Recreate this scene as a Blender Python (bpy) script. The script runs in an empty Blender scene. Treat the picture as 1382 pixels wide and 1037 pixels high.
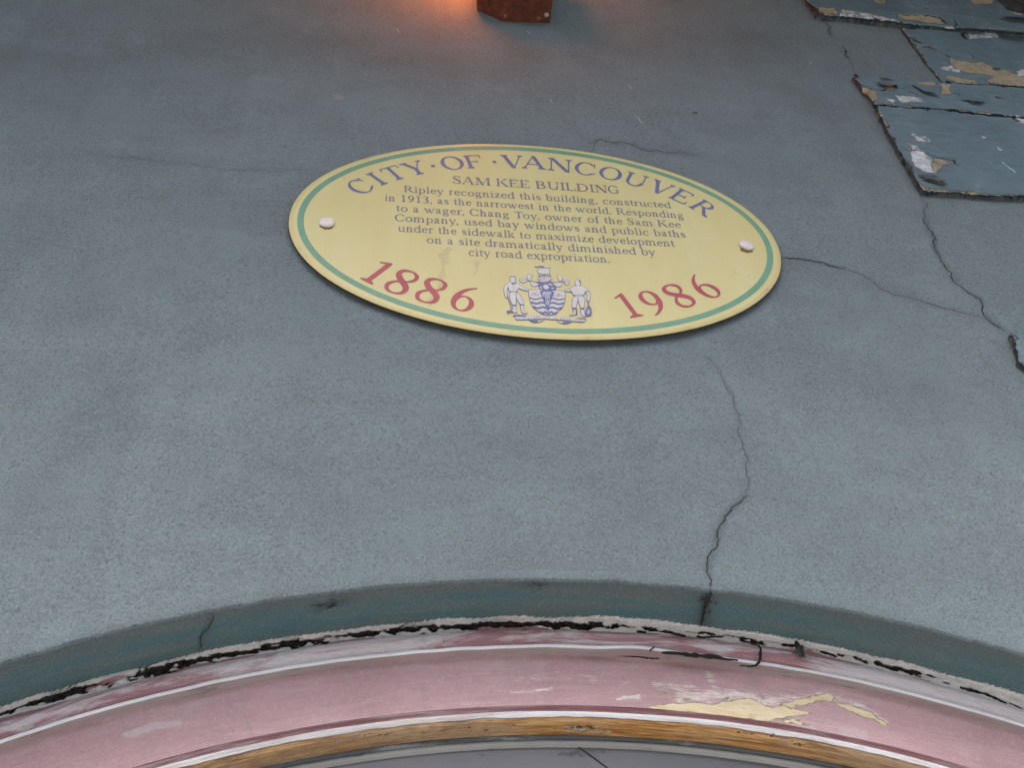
import bpy, bmesh, math, random
import numpy as np
from mathutils import Matrix, Vector, noise
sc = bpy.context.scene
col = sc.collection
random.seed(7)

# ------------------------------------------------------------------ camera
F_PX, PITCH, YAW, ROLL = 1650.0, 0.83977, 0.18368, -0.09511
DIST, CAM_Z = 0.858, 1.6
PW, PH = 1382.0, 1037.0
fwd = Vector((math.sin(YAW)*math.cos(PITCH), math.cos(YAW)*math.cos(PITCH), math.sin(PITCH)))
r0 = Vector((math.cos(YAW), -math.sin(YAW), 0)); u0 = r0.cross(fwd)
rt = math.cos(ROLL)*r0 + math.sin(ROLL)*u0
up = -math.sin(ROLL)*r0 + math.cos(ROLL)*u0
CAM = Vector((0, -DIST, CAM_Z))
cam = bpy.data.cameras.new('camera'); cam_o = bpy.data.objects.new('camera', cam); col.objects.link(cam_o)
cam.sensor_width = 36; cam.lens = 36*F_PX/PW; cam.clip_start = .02; cam.clip_end = 500
m = Matrix((rt, up, -fwd)).transposed().to_4x4(); m.translation = CAM
cam_o.matrix_world = m
sc.camera = cam_o

# ------------------------------------------------------------------ world, sun, exposure
SUN_EL, SUN_AZ = math.radians(62), math.radians(200)     # azimuth clockwise from +Y
w = bpy.data.worlds.new('World'); sc.world = w; w.use_nodes = True
wn = w.node_tree
sky = wn.nodes.new('ShaderNodeTexSky'); sky.sky_type = 'NISHITA'; sky.sun_disc = False
sky.sun_elevation = SUN_EL; sky.sun_rotation = SUN_AZ
sky.air_density = 1.0; sky.dust_density = 6.0; sky.ozone_density = 1.0
bg = wn.nodes['Background']; bg.inputs['Strength'].default_value = .15
wn.links.new(sky.outputs[0], bg.inputs[0])
sun = bpy.data.lights.new('sun', 'SUN'); sun.energy = 1.0; sun.angle = math.radians(25); sun.color = (1, .97, .93)
sun_o = bpy.data.objects.new('sun', sun); col.objects.link(sun_o)
sd = Vector((math.sin(SUN_AZ)*math.cos(SUN_EL), math.cos(SUN_AZ)*math.cos(SUN_EL), math.sin(SUN_EL)))
sun_o.rotation_euler = sd.to_track_quat('Z', 'Y').to_euler()
sc.view_settings.view_transform = 'Standard'; sc.view_settings.look = 'None'
sc.view_settings.gamma = 1; sc.view_settings.exposure = 1.05
sc.render.engine = 'CYCLES'
sc.cycles.use_denoising = True

# ------------------------------------------------------------------ helpers
def ray(px, py):
    return fwd + rt*((px-PW/2)/F_PX) - up*((py-PH/2)/F_PX)
def W(px, py, d=0.0):
    "point of the vertical plane y = d seen at photo pixel (px, py)"
    v = ray(px, py); t = (DIST+d)/v.y
    p = CAM+v*t
    return (p.x, p.z)
S_ = DIST
AX, AZ, AR = .22495*S_, -.5441*S_+CAM_Z, 1.3672*S_      # arch centre and radius
D1 = .0647*S_                                            # depth of the stucco reveal
def on_reveal(px, py, off=0.0):
    v = ray(px, py); R = AR-off
    a = v.x**2+v.z**2; ox, oz = CAM.x-AX, CAM.z-AZ
    b = 2*(ox*v.x+oz*v.z); c = ox*ox+oz*oz-R*R
    t = (-b+math.sqrt(max(0, b*b-4*a*c)))/(2*a)
    p = CAM+v*t
    return p
YF = -.0072                      # front face of the plaque
SF = (DIST+YF)/DIST
PX, PZ, PA, PB = .2481*S_*SF, 1.4706*S_*SF+CAM_Z, .31*SF, .31*SF*.680   # plaque centre, half axes

def empty(name, loc=(0, 0, 0)):
    o = bpy.data.objects.new(name, None); o.location = loc; o.empty_display_size = .05; col.objects.link(o); return o
def tag(o, label, cat, group=None, kind=None):
    if label: o['label'] = label
    if cat: o['category'] = cat
    if group: o['group'] = group
    if kind: o['kind'] = kind
    return o
class MB:
    "collects faces in WORLD coordinates; build() moves them to the parent's space"
    def __init__(s): s.v = []; s.f = []; s.mi = []; s.uv = []; s.sm = []
    def face(s, pts, mi=0, uv=None, smooth=False):
        b = len(s.v); s.v += [tuple(p) for p in pts]; s.f.append(tuple(range(b, b+len(pts))))
        s.mi.append(mi); s.uv += (uv or [(p[0], p[2]) for p in pts]); s.sm.append(smooth)
    def grid(s, rows, mi=0, uvrows=None, smooth=True, close=False):
        "rows: list of equal length point lists"
        b = len(s.v); n = len(rows[0])
        for r in rows: s.v += [tuple(p) for p in r]
        for i in range(len(rows)-1):
            for j in range(n if close else n-1):
                k = (j+1) % n
                s.f.append((b+i*n+j, b+i*n+k, b+(i+1)*n+k, b+(i+1)*n+j))
                s.mi.append(mi[j] if isinstance(mi, (list, tuple)) else mi); s.sm.append(smooth)
                if uvrows: s.uv += [uvrows[i][j], uvrows[i][k], uvrows[i+1][k], uvrows[i+1][j]]
                else: s.uv += [(0, 0)]*4
    def build(s, name, mats, parent=None, off=None, merge=False):
        me = bpy.data.meshes.new(name)
        o = bpy.data.objects.new(name, me); col.objects.link(o)
        T = Vector((0, 0, 0))
        if parent:
            o.parent = parent; q = parent
            while q: T = T+Vector(q.location); q = q.parent
        me.from_pydata([(x-T.x, y-T.y, z-T.z) for x, y, z in s.v], [], s.f)
        for mt in (mats if isinstance(mats, (list, tuple)) else [mats]): me.materials.append(mt)
        me.polygons.foreach_set('material_index', s.mi); me.polygons.foreach_set('use_smooth', s.sm)
        u = me.uv_layers.new(name='UVMap'); u.data.foreach_set('uv', [c for p in s.uv for c in p])
        me.update()
        return o

def ragged(poly, amp, it=3, closed=True):
    P = [Vector(p) for p in poly]
    for k in range(it):
        Q = []
        n = len(P)
        for i in range(n if closed else n-1):
            a, b = P[i], P[(i+1) % n]; d = b-a
            Q.append(a); Q.append((a+b)/2+Vector((-d.y, d.x))*random.uniform(-1, 1)*amp)
        if not closed: Q.append(P[-1])
        P = Q
    return [tuple(p) for p in P]
def ribbon(pts, w0):
    "2D polyline -> polygon strips, width tapering and wavering"
    P = [Vector(p) for p in pts]; n = len(P); L = []; R = []
    for i, p in enumerate(P):
        d = (P[min(i+1, n-1)]-P[max(i-1, 0)]); d.normalize()
        q = Vector((-d.y, d.x)); t = i/(n-1)
        ww = w0*(.35+.65*min(1, 6*t, 6*(1-t)))*random.uniform(.6, 1.35)/2
        L.append(p+q*ww); R.append(p-q*ww)
    return L, R

def poly_sd(P, poly):
    "signed distance (positive inside) of points P (N, 2) to a polygon"
    V = np.array(poly, float); n = len(V); d = np.full(len(P), 1e9); ins = np.zeros(len(P), bool)
    for i in range(n):
        a, b = V[i], V[(i+1) % n]; e = b-a; w_ = P-a
        t_ = np.clip((w_@e)/(e@e+1e-15), 0, 1); q = w_-t_[:, None]*e
        d = np.minimum(d, (q*q).sum(1))
        c_ = (a[1] > P[:, 1]) != (b[1] > P[:, 1])
        if abs(e[1]) > 1e-12: ins ^= c_ & (P[:, 0] < a[0]+(P[:, 1]-a[1])*e[0]/e[1])
    return np.where(ins, 1, -1)*np.sqrt(d)
def line_d(P, pts):
    V = np.array(pts, float); d = np.full(len(P), 1e9)
    for i in range(len(V)-1):
        a, b = V[i], V[i+1]; e = b-a; w_ = P-a
        t_ = np.clip((w_@e)/(e@e+1e-15), 0, 1); q = w_-t_[:, None]*e
        d = np.minimum(d, (q*q).sum(1))
    return np.sqrt(d)
def nz(P, f, seed, fy=None):
    fy = fy or f
    return np.array([noise.noise((x*f, seed*7.31, y*fy)) for x, y in P])
def fz(P, f, seed, fy=None): return .6*nz(P, f, seed, fy)+.3*nz(P, f*2.3, seed+9, (fy or f)*2.3)+.16*nz(P, f*5, seed+17, (fy or f)*5)
def grid_mesh(name, V, F, mats, parent, mi=None, uv=None, wear=None, smooth=True):
    T_ = Vector((0, 0, 0)); q = parent
    while q: T_ = T_+Vector(q.location); q = q.parent
    V = np.asarray(V, float)-np.array(T_); F = np.asarray(F)
    me = bpy.data.meshes.new(name); o = bpy.data.objects.new(name, me); col.objects.link(o); o.parent = parent
    me.from_pydata(V.tolist(), [], F.tolist())
    for mt in mats: me.materials.append(mt)
    if mi is not None: me.polygons.foreach_set('material_index', np.asarray(mi, np.int32))
    me.polygons.foreach_set('use_smooth', np.full(len(F), smooth))
    if uv is not None:
        u = me.uv_layers.new(name='UVMap'); u.data.foreach_set('uv', np.asarray(uv, np.float32)[F.ravel()].ravel())
    if wear is not None:
        a = me.attributes.new('wear', 'FLOAT_COLOR', 'POINT')
        W_ = np.zeros((len(V), 4), np.float32); W_[:, :wear.shape[1]] = wear; a.data.foreach_set('color', W_.ravel())
    me.update(); return o
def quads(nr, nc):
    i, j = np.meshgrid(np.arange(nr-1), np.arange(nc-1), indexing='ij')
    a = (i*nc+j).ravel(); return np.stack([a, a+1, a+nc+1, a+nc], 1)

# ------------------------------------------------------------------ materials
class NT:
    def __init__(s, name):
        s.m = bpy.data.materials.new(name); s.m.use_nodes = True; s.t = s.m.node_tree
        s.b = s.t.nodes['Principled BSDF']
    def n(s, typ, **kw):
        x = s.t.nodes.new(typ)
        for k, v in kw.items():
            if k.startswith('i_'): x.inputs[k[2:].replace('_', ' ')].default_value = v
            else: setattr(x, k, v)
        return x
    def l(s, a, b): s.t.links.new(a, b)
    def coord(s, uv=False, scale=(1, 1, 1)):
        tc = s.n('ShaderNodeTexCoord'); mp = s.n('ShaderNodeMapping'); mp.inputs['Scale'].default_value = scale
        if uv: s.l(tc.outputs['UV'], mp.inputs['Vector'])
        else:
            g = s.n('ShaderNodeNewGeometry'); s.l(g.outputs['Position'], mp.inputs['Vector'])
        return mp.outputs[0]
    def noise(s, v, scale, detail=4, rough=.55, dist=0.0):
        x = s.n('ShaderNodeTexNoise'); x.inputs['Scale'].default_value = scale; x.inputs['Detail'].default_value = detail
        x.inputs['Roughness'].default_value = rough; x.inputs['Distortion'].default_value = dist
        s.l(v, x.inputs['Vector']); return x.outputs['Fac']
    def ramp(s, f, stops):
        x = s.n('ShaderNodeValToRGB'); e = x.color_ramp.elements
        while len(e) < len(stops): e.new(.5)
        for i, (p, c) in enumerate(stops):
            e[i].position = p; e[i].color = (c[0], c[1], c[2], 1) if not isinstance(c, (int, float)) else (c, c, c, 1)
        s.l(f, x.inputs[0]); return x.outputs[0]
    def wear(s):
        a = s.n('ShaderNodeAttribute', attribute_name='wear'); x = s.n('ShaderNodeSeparateColor'); s.l(a.outputs['Color'], x.inputs[0])
        return x.outputs[0], x.outputs[1], x.outputs[2]
    def math(s, op, a, b):
        x = s.n('ShaderNodeMath', operation=op)
        for v, i in ((a, 0), (b, 1)):
            if isinstance(v, (int, float)): x.inputs[i].default_value = v
            else: s.l(v, x.inputs[i])
        return x.outputs[0]
    def torn(s, m, nfac, amt, lo=.46, hi=.54):
        "mask broken up by noise"
        return s.ramp(s.math('ADD', m, s.math('MULTIPLY', s.math('SUBTRACT', nfac, .5), amt)), [(lo, 0), (hi, 1)])
    def mix(s, f, a, b, mode='MIX'):
        x = s.n('ShaderNodeMix'); x.data_type = 'RGBA'; x.blend_type = mode
        for v, i in ((f, 0), (a, 6), (b, 7)):
            if isinstance(v, (int, float)): x.inputs[i].default_value = v
            elif isinstance(v, tuple): x.inputs[i].default_value = (*v, 1)
            else: s.l(v, x.inputs[i])
        return x.outputs[2]
    def bump(s, h, dist, strength=1.0, prev=None):
        x = s.n('ShaderNodeBump'); x.inputs['Distance'].default_value = dist; x.inputs['Strength'].default_value = strength
        s.l(h, x.inputs['Height'])
        if prev: s.l(prev, x.inputs['Normal'])
        return x.outputs[0]
    def out(s, c=None, rough=.7, nrm=None, spec=.4):
        if isinstance(c, tuple): s.b.inputs['Base Color'].default_value = (*c, 1)
        elif c: s.l(c, s.b.inputs['Base Color'])
        if isinstance(rough, (int, float)): s.b.inputs['Roughness'].default_value = rough
        else: s.l(rough, s.b.inputs['Roughness'])
        s.b.inputs['Specular IOR Level'].default_value = spec
        if nrm: s.l(nrm, s.b.inputs['Normal'])
        return s.m

def stucco(name, ca, cb, pit, grime, bumpd=.0022, teal=None):
    t = NT(name); v = t.coord()
    fine = t.noise(v, 430, 4, .68, .2); fine2 = t.noise(v, 190, 4, .6, .2); fine3 = t.noise(v, 90, 4, .6)
    big = t.noise(v, 2.2, 6, .62, .6); mid = t.noise(v, 9, 6, .7, .4); sm = t.noise(v, 28, 5, .7)
    vs = t.coord(scale=(1, 1, 2.6)); streak = t.noise(vs, 4.2, 7, .66, .8); drip = t.noise(t.coord(scale=(6, 1, .6)), 3.2, 6, .65, .3)
    c = t.mix(t.ramp(big, [(.36, 0), (.64, 1)]), ca, cb)
    c = t.mix(t.ramp(streak, [(.44, 0), (.70, .5)]), c, grime)
    c = t.mix(t.ramp(mid, [(.44, 0), (.74, .40)]), c, tuple(x*.84 for x in grime))
    c = t.mix(t.ramp(drip, [(.52, 0), (.74, .35)]), c, tuple(x*.85 for x in grime))
    c = t.mix(t.ramp(sm, [(.56, 0), (.74, .30)]), c, tuple(x*.72 for x in ca))
    c = t.mix(t.ramp(sm, [(.26, .30), (.42, 0)]), c, tuple(min(1, x*1.16) for x in cb))
    R, G, B = t.wear()
    if teal:
        c = t.mix(t.ramp(t.noise(t.coord(scale=(1, 9, 1)), 7, 5, .6), [(.40, 0), (.60, 1)]), c, teal)
    c = t.mix(t.math('MULTIPLY', R, .75), c, tuple(x*.42 for x in ca))
    c = t.mix(t.math('MULTIPLY', G, .60), c, (grime[0]*.80, grime[1]*.775, grime[2]*.77))
    c = t.mix(t.ramp(fine2, [(.28, .5), (.45, 0)]), c, pit)
    c = t.mix(t.ramp(fine, [(.33, .75), (.47, 0)]), c, pit)
    c = t.mix(t.ramp(fine, [(.54, 0), (.70, .55)]), c, tuple(min(1, x*1.32+.02) for x in cb))
    n1 = t.bump(fine, bumpd*.9, 1.0); n2 = t.bump(fine2, bumpd*.9, .7, n1); n3 = t.bump(fine3, bumpd*.9, .5, n2)
    nr = t.bump(mid, .005, .4, n3)
    if teal:         # white brush smears caught on the grain beside the window joint
        uvs = t.n('ShaderNodeTexCoord').outputs['UV']; sx = t.n('ShaderNodeSeparateXYZ'); t.l(uvs, sx.inputs[0])
        cb_ = t.n('ShaderNodeCombineXYZ'); t.l(t.math('ADD', sx.outputs[0], t.math('MULTIPLY', sx.outputs[1], .8)), cb_.inputs[0]); t.l(t.math('MULTIPLY', sx.outputs[1], .28), cb_.inputs[1])
        st = t.noise(cb_.outputs[0], 330, 4, .7)
        m = t.torn(B, st, .95, .47, .53)
        c = t.mix(m, c, t.mix(t.ramp(fine2, [(.35, 0), (.6, 1)]), (.74, .75, .76), (.95, .95, .95)))
    return t.out(c, .85, nr, .25)
M = {}
M['stucco'] = stucco('stucco', (.186, .240, .256), (.226, .284, .302), (.106, .134, .145), (.166, .194, .202))
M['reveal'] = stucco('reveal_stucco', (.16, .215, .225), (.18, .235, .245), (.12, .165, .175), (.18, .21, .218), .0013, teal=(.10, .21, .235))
def plain(name, c, rough=.7, var=.25, scale=60, bd=.0006, spec=.4, c2=None):
    t = NT(name); v = t.coord(); f = t.noise(v, scale, 5, .65)
    cc = t.mix(t.ramp(f, [(.3, 0), (.7, 1)]), tuple(x*(1-var) for x in c), c2 or tuple(min(1, x*(1+var*.6)) for x in c))
    return t.out(cc, rough, t.bump(t.noise(v, scale*3, 4, .6), bd, .6), spec)
M['crack_wire'] = plain('crack_wire_dark', (.032, .032, .031), .95)
M['hair'] = plain('crack_hairline', (.085, .088, .086), .95)
M['rusthair'] = plain('crack_brown', (.145, .15, .15), .95)
M['soot'] = plain('dirt', (.05, .055, .055), .95)
M['quoin'] = None
t = NT('flaking_paint'); v = t.coord()
a = t.noise(v, 7, 6, .65, .8); b = t.noise(v, 55, 6, .65, .3); vx = t.coord(scale=(1, 1, 4)); st = t.noise(vx, 20, 7, .68, .4); g = t.noise(v, 120, 5, .7)
c = t.mix(t.ramp(a, [(.35, 0), (.65, 1)]), (.105, .165, .194), (.150, .218, .250))
c = t.mix(t.ramp(st, [(.50, 0), (.72, .7)]), c, (.085, .11, .12))
c = t.mix(t.ramp(st, [(.24, .55), (.40, 0)]), c, (.20, .25, .275))
c = t.mix(t.ramp(b, [(.60, 0), (.70, .6)]), c, (.24, .28, .30))
c = t.mix(t.ramp(g, [(.66, 0), (.70, .8)]), c, (.04, .045, .05))
R, G, B = t.wear()
nb = t.noise(v, 85, 7, .78, .8); mR = t.torn(R, nb, 1.1, .47, .53); mG = t.torn(G, nb, 1.0, .47, .53); mB = t.torn(B, g, .7, .44, .56)
be = t.ramp(t.noise(v, 60, 6, .7, .6), [(.28, (.12, .105, .08)), (.40, (.27, .235, .165)), (.58, (.40, .34, .23)), (.72, (.33, .33, .30))])
rim = t.torn(R, nb, 1.1, .36, .46)
c = t.mix(rim, c, (.05, .055, .058)); c = t.mix(mR, c, be)
c = t.mix(t.torn(G, nb, 1.0, .34, .44), c, (.20, .225, .24)); c = t.mix(mG, c, t.mix(t.ramp(g, [(.35, 0), (.6, 1)]), (.36, .38, .40), (.62, .64, .66)))
c = t.mix(mB, c, t.mix(t.ramp(b, [(.4, 0), (.65, 1)]), (.022, .022, .022), (.085, .08, .072)))
M['quoin'] = t.out(c, .6, t.bump(t.math('MULTIPLY', mR, -1.0), .0012, .8, t.bump(b, .0022, .9, t.bump(g, .0009, .7, t.bump(a, .006, .6)))), .4)
t = NT('rotten_paint'); v = t.coord()
a = t.noise(v, 38, 6, .7, 1.2); b = t.noise(v, 90, 5, .7)
c = t.ramp(a, [(.30, (.02, .02, .02)), (.38, (.075, .10, .115)), (.50, (.13, .175, .20)), (.60, (.25, .235, .19)), (.66, (.13, .17, .19))])
M['rotten'] = t.out(c, .75, t.bump(b, .003, .9, t.bump(a, .006, 1)), .3)
M['beige'] = plain('bare_plaster', (.54, .45, .28), .85, .3, 70, .0012, .2)
M['beige2'] = plain('bare_grey_plaster', (.30, .28, .24), .85, .35, 80, .0012, .2)
M['white'] = plain('rain_glint', (.66, .67, .68), .7, .12, 60, .0008, .3)  # pale colour of the painted rain glints on the wall
M['brown'] = plain('rotten_wood', (.10, .07, .05), .9, .5, 60, .002, .2)
# sweeps use UV = metres along the arch, metres across
def sweep_mat(name, base, scuffs, rough=.68, bd=.0011, fine=(60, 400)):
    t = NT(name); v = t.coord(True, (1, 5, 1)); g = t.coord(True, (1, 14, 1)); o = t.coord()
    c = t.mix(t.ramp(t.noise(o, 9, 4), [(.35, 0), (.65, 1)]), tuple(x*.88 for x in base), tuple(min(1, x*1.06) for x in base))
    for (sc_, lo, hi, amt, cc, gg) in scuffs:
        c = t.mix(t.ramp(t.noise(g if gg else v, sc_, 6, .65, .3), [(lo, 0), (hi, amt)]), c, cc)
    return t.out(c, rough, t.bump(t.noise(g, 90, 5, .65), bd, .7, t.bump(t.noise(o, 300, 3), bd*.5, .5)), .4)
PINK = (.58, .315, .345)
t = NT('pink_paint'); v = t.coord(True, (1, 5, 1)); g = t.coord(True, (1, 16, 1)); o = t.coord(); dr = t.coord(True, (9, 1, 1))
n1 = t.noise(o, 7, 6, .65, .5); n2 = t.noise(g, 14, 7, .7, .3); n3 = t.noise(g, 60, 6, .7); n4 = t.noise(dr, 5, 6, .7, .4); n5 = t.noise(v, 7, 7, .72, .8); n6 = t.noise(o, 130, 5, .7)
c = t.mix(t.ramp(n1, [(.32, 0), (.68, 1)]), (.42, .275, .29), (.52, .345, .365))
c = t.mix(t.ramp(n5, [(.50, 0), (.70, .60)]), c, (.56, .43, .44))
c = t.mix(t.ramp(n2, [(.52, 0), (.68, .45)]), c, (.36, .235, .245))
c = t.mix(t.ramp(n4, [(.54, 0), (.72, .38)]), c, (.30, .24, .24))
c = t.mix(t.ramp(n3, [(.64, 0), (.72, .65)]), c, (.62, .55, .55))
c = t.mix(t.ramp(t.noise(t.coord(True, (1, 40, 1)), 26, 6, .72), [(.50, 0), (.68, .5)]), c, (.36, .24, .25))
c = t.mix(t.ramp(t.noise(o, 320, 3, .7), [(.55, 0), (.72, .5)]), c, (.60, .44, .45))
c = t.mix(t.ramp(n6, [(.64, 0), (.70, .6)]), c, (.22, .16, .16))
R, G, B = t.wear()
mG = t.torn(G, n3, 1.15, .48, .56); mR = t.torn(R, t.noise(v, 34, 7, .78, .9), 1.15, .47, .53); mB = t.torn(B, n2, .8, .44, .60)
c = t.mix(t.math('MULTIPLY', mB, .7), c, (.56, .47, .48))
c = t.mix(mG, c, t.mix(t.ramp(n6, [(.4, 0), (.6, 1)]), (.66, .56, .50), (.74, .69, .66)))
be = t.ramp(t.noise(v, 30, 7, .72, .6), [(.28, (.50, .40, .25)), (.42, (.68, .57, .36)), (.65, (.76, .67, .47))])
c = t.mix(t.torn(R, t.noise(v, 34, 7, .78, .9), 1.15, .40, .47), c, (.50, .39, .33)); c = t.mix(mR, c, be)
M['pink'] = t.out(c, .62, t.bump(mR, .0010, .9, t.bump(n3, .0010, .7, t.bump(n2, .0014, .6, t.bump(n6, .0009, .8)))), .22)
t = NT('worn_pink_paint'); v = t.coord(True, (1, 5, 1)); g = t.coord(True, (1, 18, 1)); o = t.coord()
uvx = t.n('ShaderNodeSeparateXYZ'); t.l(t.n('ShaderNodeTexCoord').outputs['UV'], uvx.inputs[0])
rightw = t.n('ShaderNodeMapRange'); t.l(uvx.outputs[0], rightw.inputs[0]); rightw.inputs[1].default_value = .225; rightw.inputs[2].default_value = .30; rightw.inputs[3].default_value = 0; rightw.inputs[4].default_value = .20
n1 = t.noise(v, 8, 7, .72, .8); n2 = t.noise(g, 18, 7, .72, .4); n3 = t.noise(g, 70, 6, .7); n6 = t.noise(o, 140, 5, .7)
c = t.mix(t.ramp(n2, [(.35, 0), (.65, 1)]), (.36, .19, .21), (.47, .27, .295))
c = t.mix(t.ramp(t.math('ADD', n1, rightw.outputs[0]), [(.45, 0), (.56, .92)]), c, t.mix(t.ramp(n3, [(.4, 0), (.6, 1)]), (.62, .58, .60), (.78, .76, .78)))
c = t.mix(t.ramp(n2, [(.58, 0), (.66, .7)]), c, (.60, .57, .58))
c = t.mix(t.ramp(n3, [(.62, 0), (.68, .8)]), c, (.16, .13, .13))
c = t.mix(t.ramp(n6, [(.64, 0), (.70, .6)]), c, (.12, .10, .10))
M['pinkw'] = t.out(c, .75, t.bump(n3, .0014, .8, t.bump(n2, .0014, .7, t.bump(n6, .0006, .6))), .25)
M['pinkd'] = sweep_mat('deep_pink_paint', (.36, .185, .20), [(14, .50, .62, .8, (.52, .44, .45), 1), (6, .58, .68, .8, (.66, .62, .63), 1)])
M['wpaint'] = sweep_mat('old_white_paint', (.70, .71, .72), [(8, .48, .62, .8, (.46, .42, .42), 1), (5, .56, .66, .8, (.52, .42, .34), 1), (22, .54, .66, .6, (.40, .34, .33), 1), (30, .62, .68, .8, (.16, .15, .14), 1), (5, .62, .70, .6, (.44, .30, .31), 0)], .8, .0014)
M['wridge'] = sweep_mat('white_ridge_paint', (.82, .82, .82), [(14, .60, .70, .6, (.50, .46, .46), 1), (34, .66, .72, .8, (.14, .13, .12), 1)], .75, .001)
M['greysmear'] = sweep_mat('grey_worn_pink', (.40, .30, .31), [(8, .45, .62, .9, (.40, .37, .37), 1), (26, .56, .68, .8, (.16, .13, .13), 1)])
M['putty'] = sweep_mat('pale_putty', (.42, .43, .42), [(30, .6, .66, .8, (.12, .13, .16), 0)])
M['gstrip'] = sweep_mat('slate_paint', (.13, .15, .17), [(14, .55, .62, .9, (.30, .34, .37), 0), (20, .6, .66, .8, (.05, .055, .065), 0)])
t = NT('bare_wood'); g = t.coord(True, (1, 22, 1)); v = t.coord(True, (1, 3, 1))
a = t.noise(g, 12, 7, .65, .8); b = t.noise(g, 55, 5, .7); p = t.noise(v, 5, 5, .6, .5)
c = t.ramp(a, [(.32, (.14, .055, .015)), (.43, (.48, .22, .055)), (.54, (.74, .43, .15)), (.68, (.80, .60, .34))])
c = t.mix(t.ramp(p, [(.38, 0), (.60, .75)]), c, (.50, .38, .26))
c = t.mix(t.ramp(t.noise(t.coord(True, (1, 7, 1)), 7, 6, .7, .6), [(.56, 0), (.68, .8)]), c, (.15, .075, .03))
c = t.mix(t.ramp(b, [(.50, 0), (.64, .65)]), c, (.13, .065, .028))
c = t.mix(t.ramp(p, [(.70, 0), (.74, .8)]), c, (.5, .48, .45))
M['wood'] = t.out(c, .55, t.bump(a, .0015, .8), .4)
t = NT('caulk'); v = t.coord(True, (1, 3.2, 1)); o = t.coord()
a = t.noise(v, 30, 6, .7, .8); f = t.noise(o, 240, 4, .7)
R, G, B = t.wear()
c = t.mix(t.ramp(a, [(.40, 0), (.62, 1)]), (.93, .92, .91), (.80, .77, .76))
c = t.mix(t.torn(G, a, .8, .45, .57), c, (.44, .25, .27))
c = t.mix(t.ramp(f, [(.30, .6), (.40, 0)]), c, (.36, .35, .34))
c = t.mix(t.torn(R, f, .6, .40, .58), c, t.mix(t.ramp(f, [(.4, 0), (.6, 1)]), (.012, .011, .010), (.055, .05, .045)))
M['smear'] = plain('white_brush_smear', (.80, .81, .82), .8, .3, 160, .0012, .2)
M['caulk'] = t.out(c, .85, t.bump(f, .0016, .9, t.bump(a, .003, .8)), .25)
M['gap'] = plain('joint_shadow_gap', (.016, .015, .014), .95)
t = NT('dusty_glass'); v = t.coord(); c = t.mix(t.ramp(t.noise(v, 6, 5), [(.35, 0), (.65, 1)]), (.100, .102, .110), (.118, .120, .128))
M['glass'] = t.out(c, .12, None, .5)
t = NT('yellow_enamel'); v = t.coord(); st = t.noise(t.coord(scale=(3, 1, .8)), 5, 5, .6, .6); f = t.noise(v, 30, 6, .6)
c = t.mix(t.ramp(st, [(.38, 0), (.7, 1)]), (.61, .545, .245), (.645, .59, .30))
c = t.mix(t.ramp(t.noise(t.coord(scale=(4, 1, .7)), 9, 6, .7), [(.62, 0), (.8, .35)]), c, (.46, .38, .17))
c = t.mix(t.ramp(f, [(.68, 0), (.74, .3)]), c, (.40, .32, .14))
M['yellow'] = t.out(c, t.ramp(f, [(.3, .32), (.7, .48)]), t.bump(t.noise(v, 14, 3), .0006, .4), .45)
t = NT('rim_enamel'); v = t.coord(); f = t.noise(v, 26, 6, .65, .5)
c = t.ramp(f, [(.24, (.20, .11, .04)), (.33, (.52, .41, .19)), (.45, (.59, .51, .225)), (.7, (.61, .535, .25))])
M['rim'] = t.out(c, .42, t.bump(t.noise(v, 60, 4), .0006, .5), .45)
t = NT('rusty_edge'); v = t.coord(); f = t.noise(v, 45, 6, .7)
M['rust'] = t.out(t.ramp(f, [(.3, (.012, .009, .007)), (.55, (.05, .03, .015)), (.75, (.20, .10, .03))]), .85, t.bump(f, .001, .8), .3)
M['green'] = plain('green_enamel', (.145, .33, .225), .42, .12, 40, .0002, .4)
M['blue'] = plain('blue_enamel', (.135, .155, .33), .42, .12, 40, .0002, .4)
M['greyblue'] = plain('slate_blue_enamel', (.18, .195, .27), .42, .14, 40, .0002, .4)
M['red'] = plain('red_enamel', (.42, .065, .095), .42, .12, 40, .0002, .4)
M['cwhite'] = plain('white_enamel', (.62, .60, .58), .42, .08, 40, .0002, .4)
M['screw'] = plain('painted_screw', (.76, .72, .69), .4, .1, 140, .0008, .5)
M['rust_shade'] = plain('rust_shade_stain', (.30, .16, .04), .6, .4, 120, .0003, .3)
M['rust_shade2'] = plain('grey_smear', (.58, .50, .26), .5, .08, 120, .0003, .4)
t = NT('lamp_metal'); v = t.coord(); f = t.noise(v, 60, 6, .65)
M['lamp'] = t.out(t.ramp(f, [(.35, (.06, .018, .010)), (.55, (.14, .036, .016)), (.75, (.24, .07, .026))]), .55, t.bump(f, .0015, .7), .4)
M['bug'] = plain('insect_body', (.015, .014, .013), .45, .4, 300, .0004, .5)
M['wing'] = plain('insect_wing', (.05, .045, .042), .4, .4, 300, .0004, .5)
M['concrete'] = plain('pavement_concrete', (.42, .41, .39), .9, .2, 8, .002, .2)
M['asphalt'] = plain('asphalt', (.05, .05, .052), .9, .3, 30, .003, .2)
M['dark'] = plain('dark_interior', (.03, .03, .032), .9)
M['soffit'] = plain('painted_soffit', (.12, .15, .16), .8, .2, 10)

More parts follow.
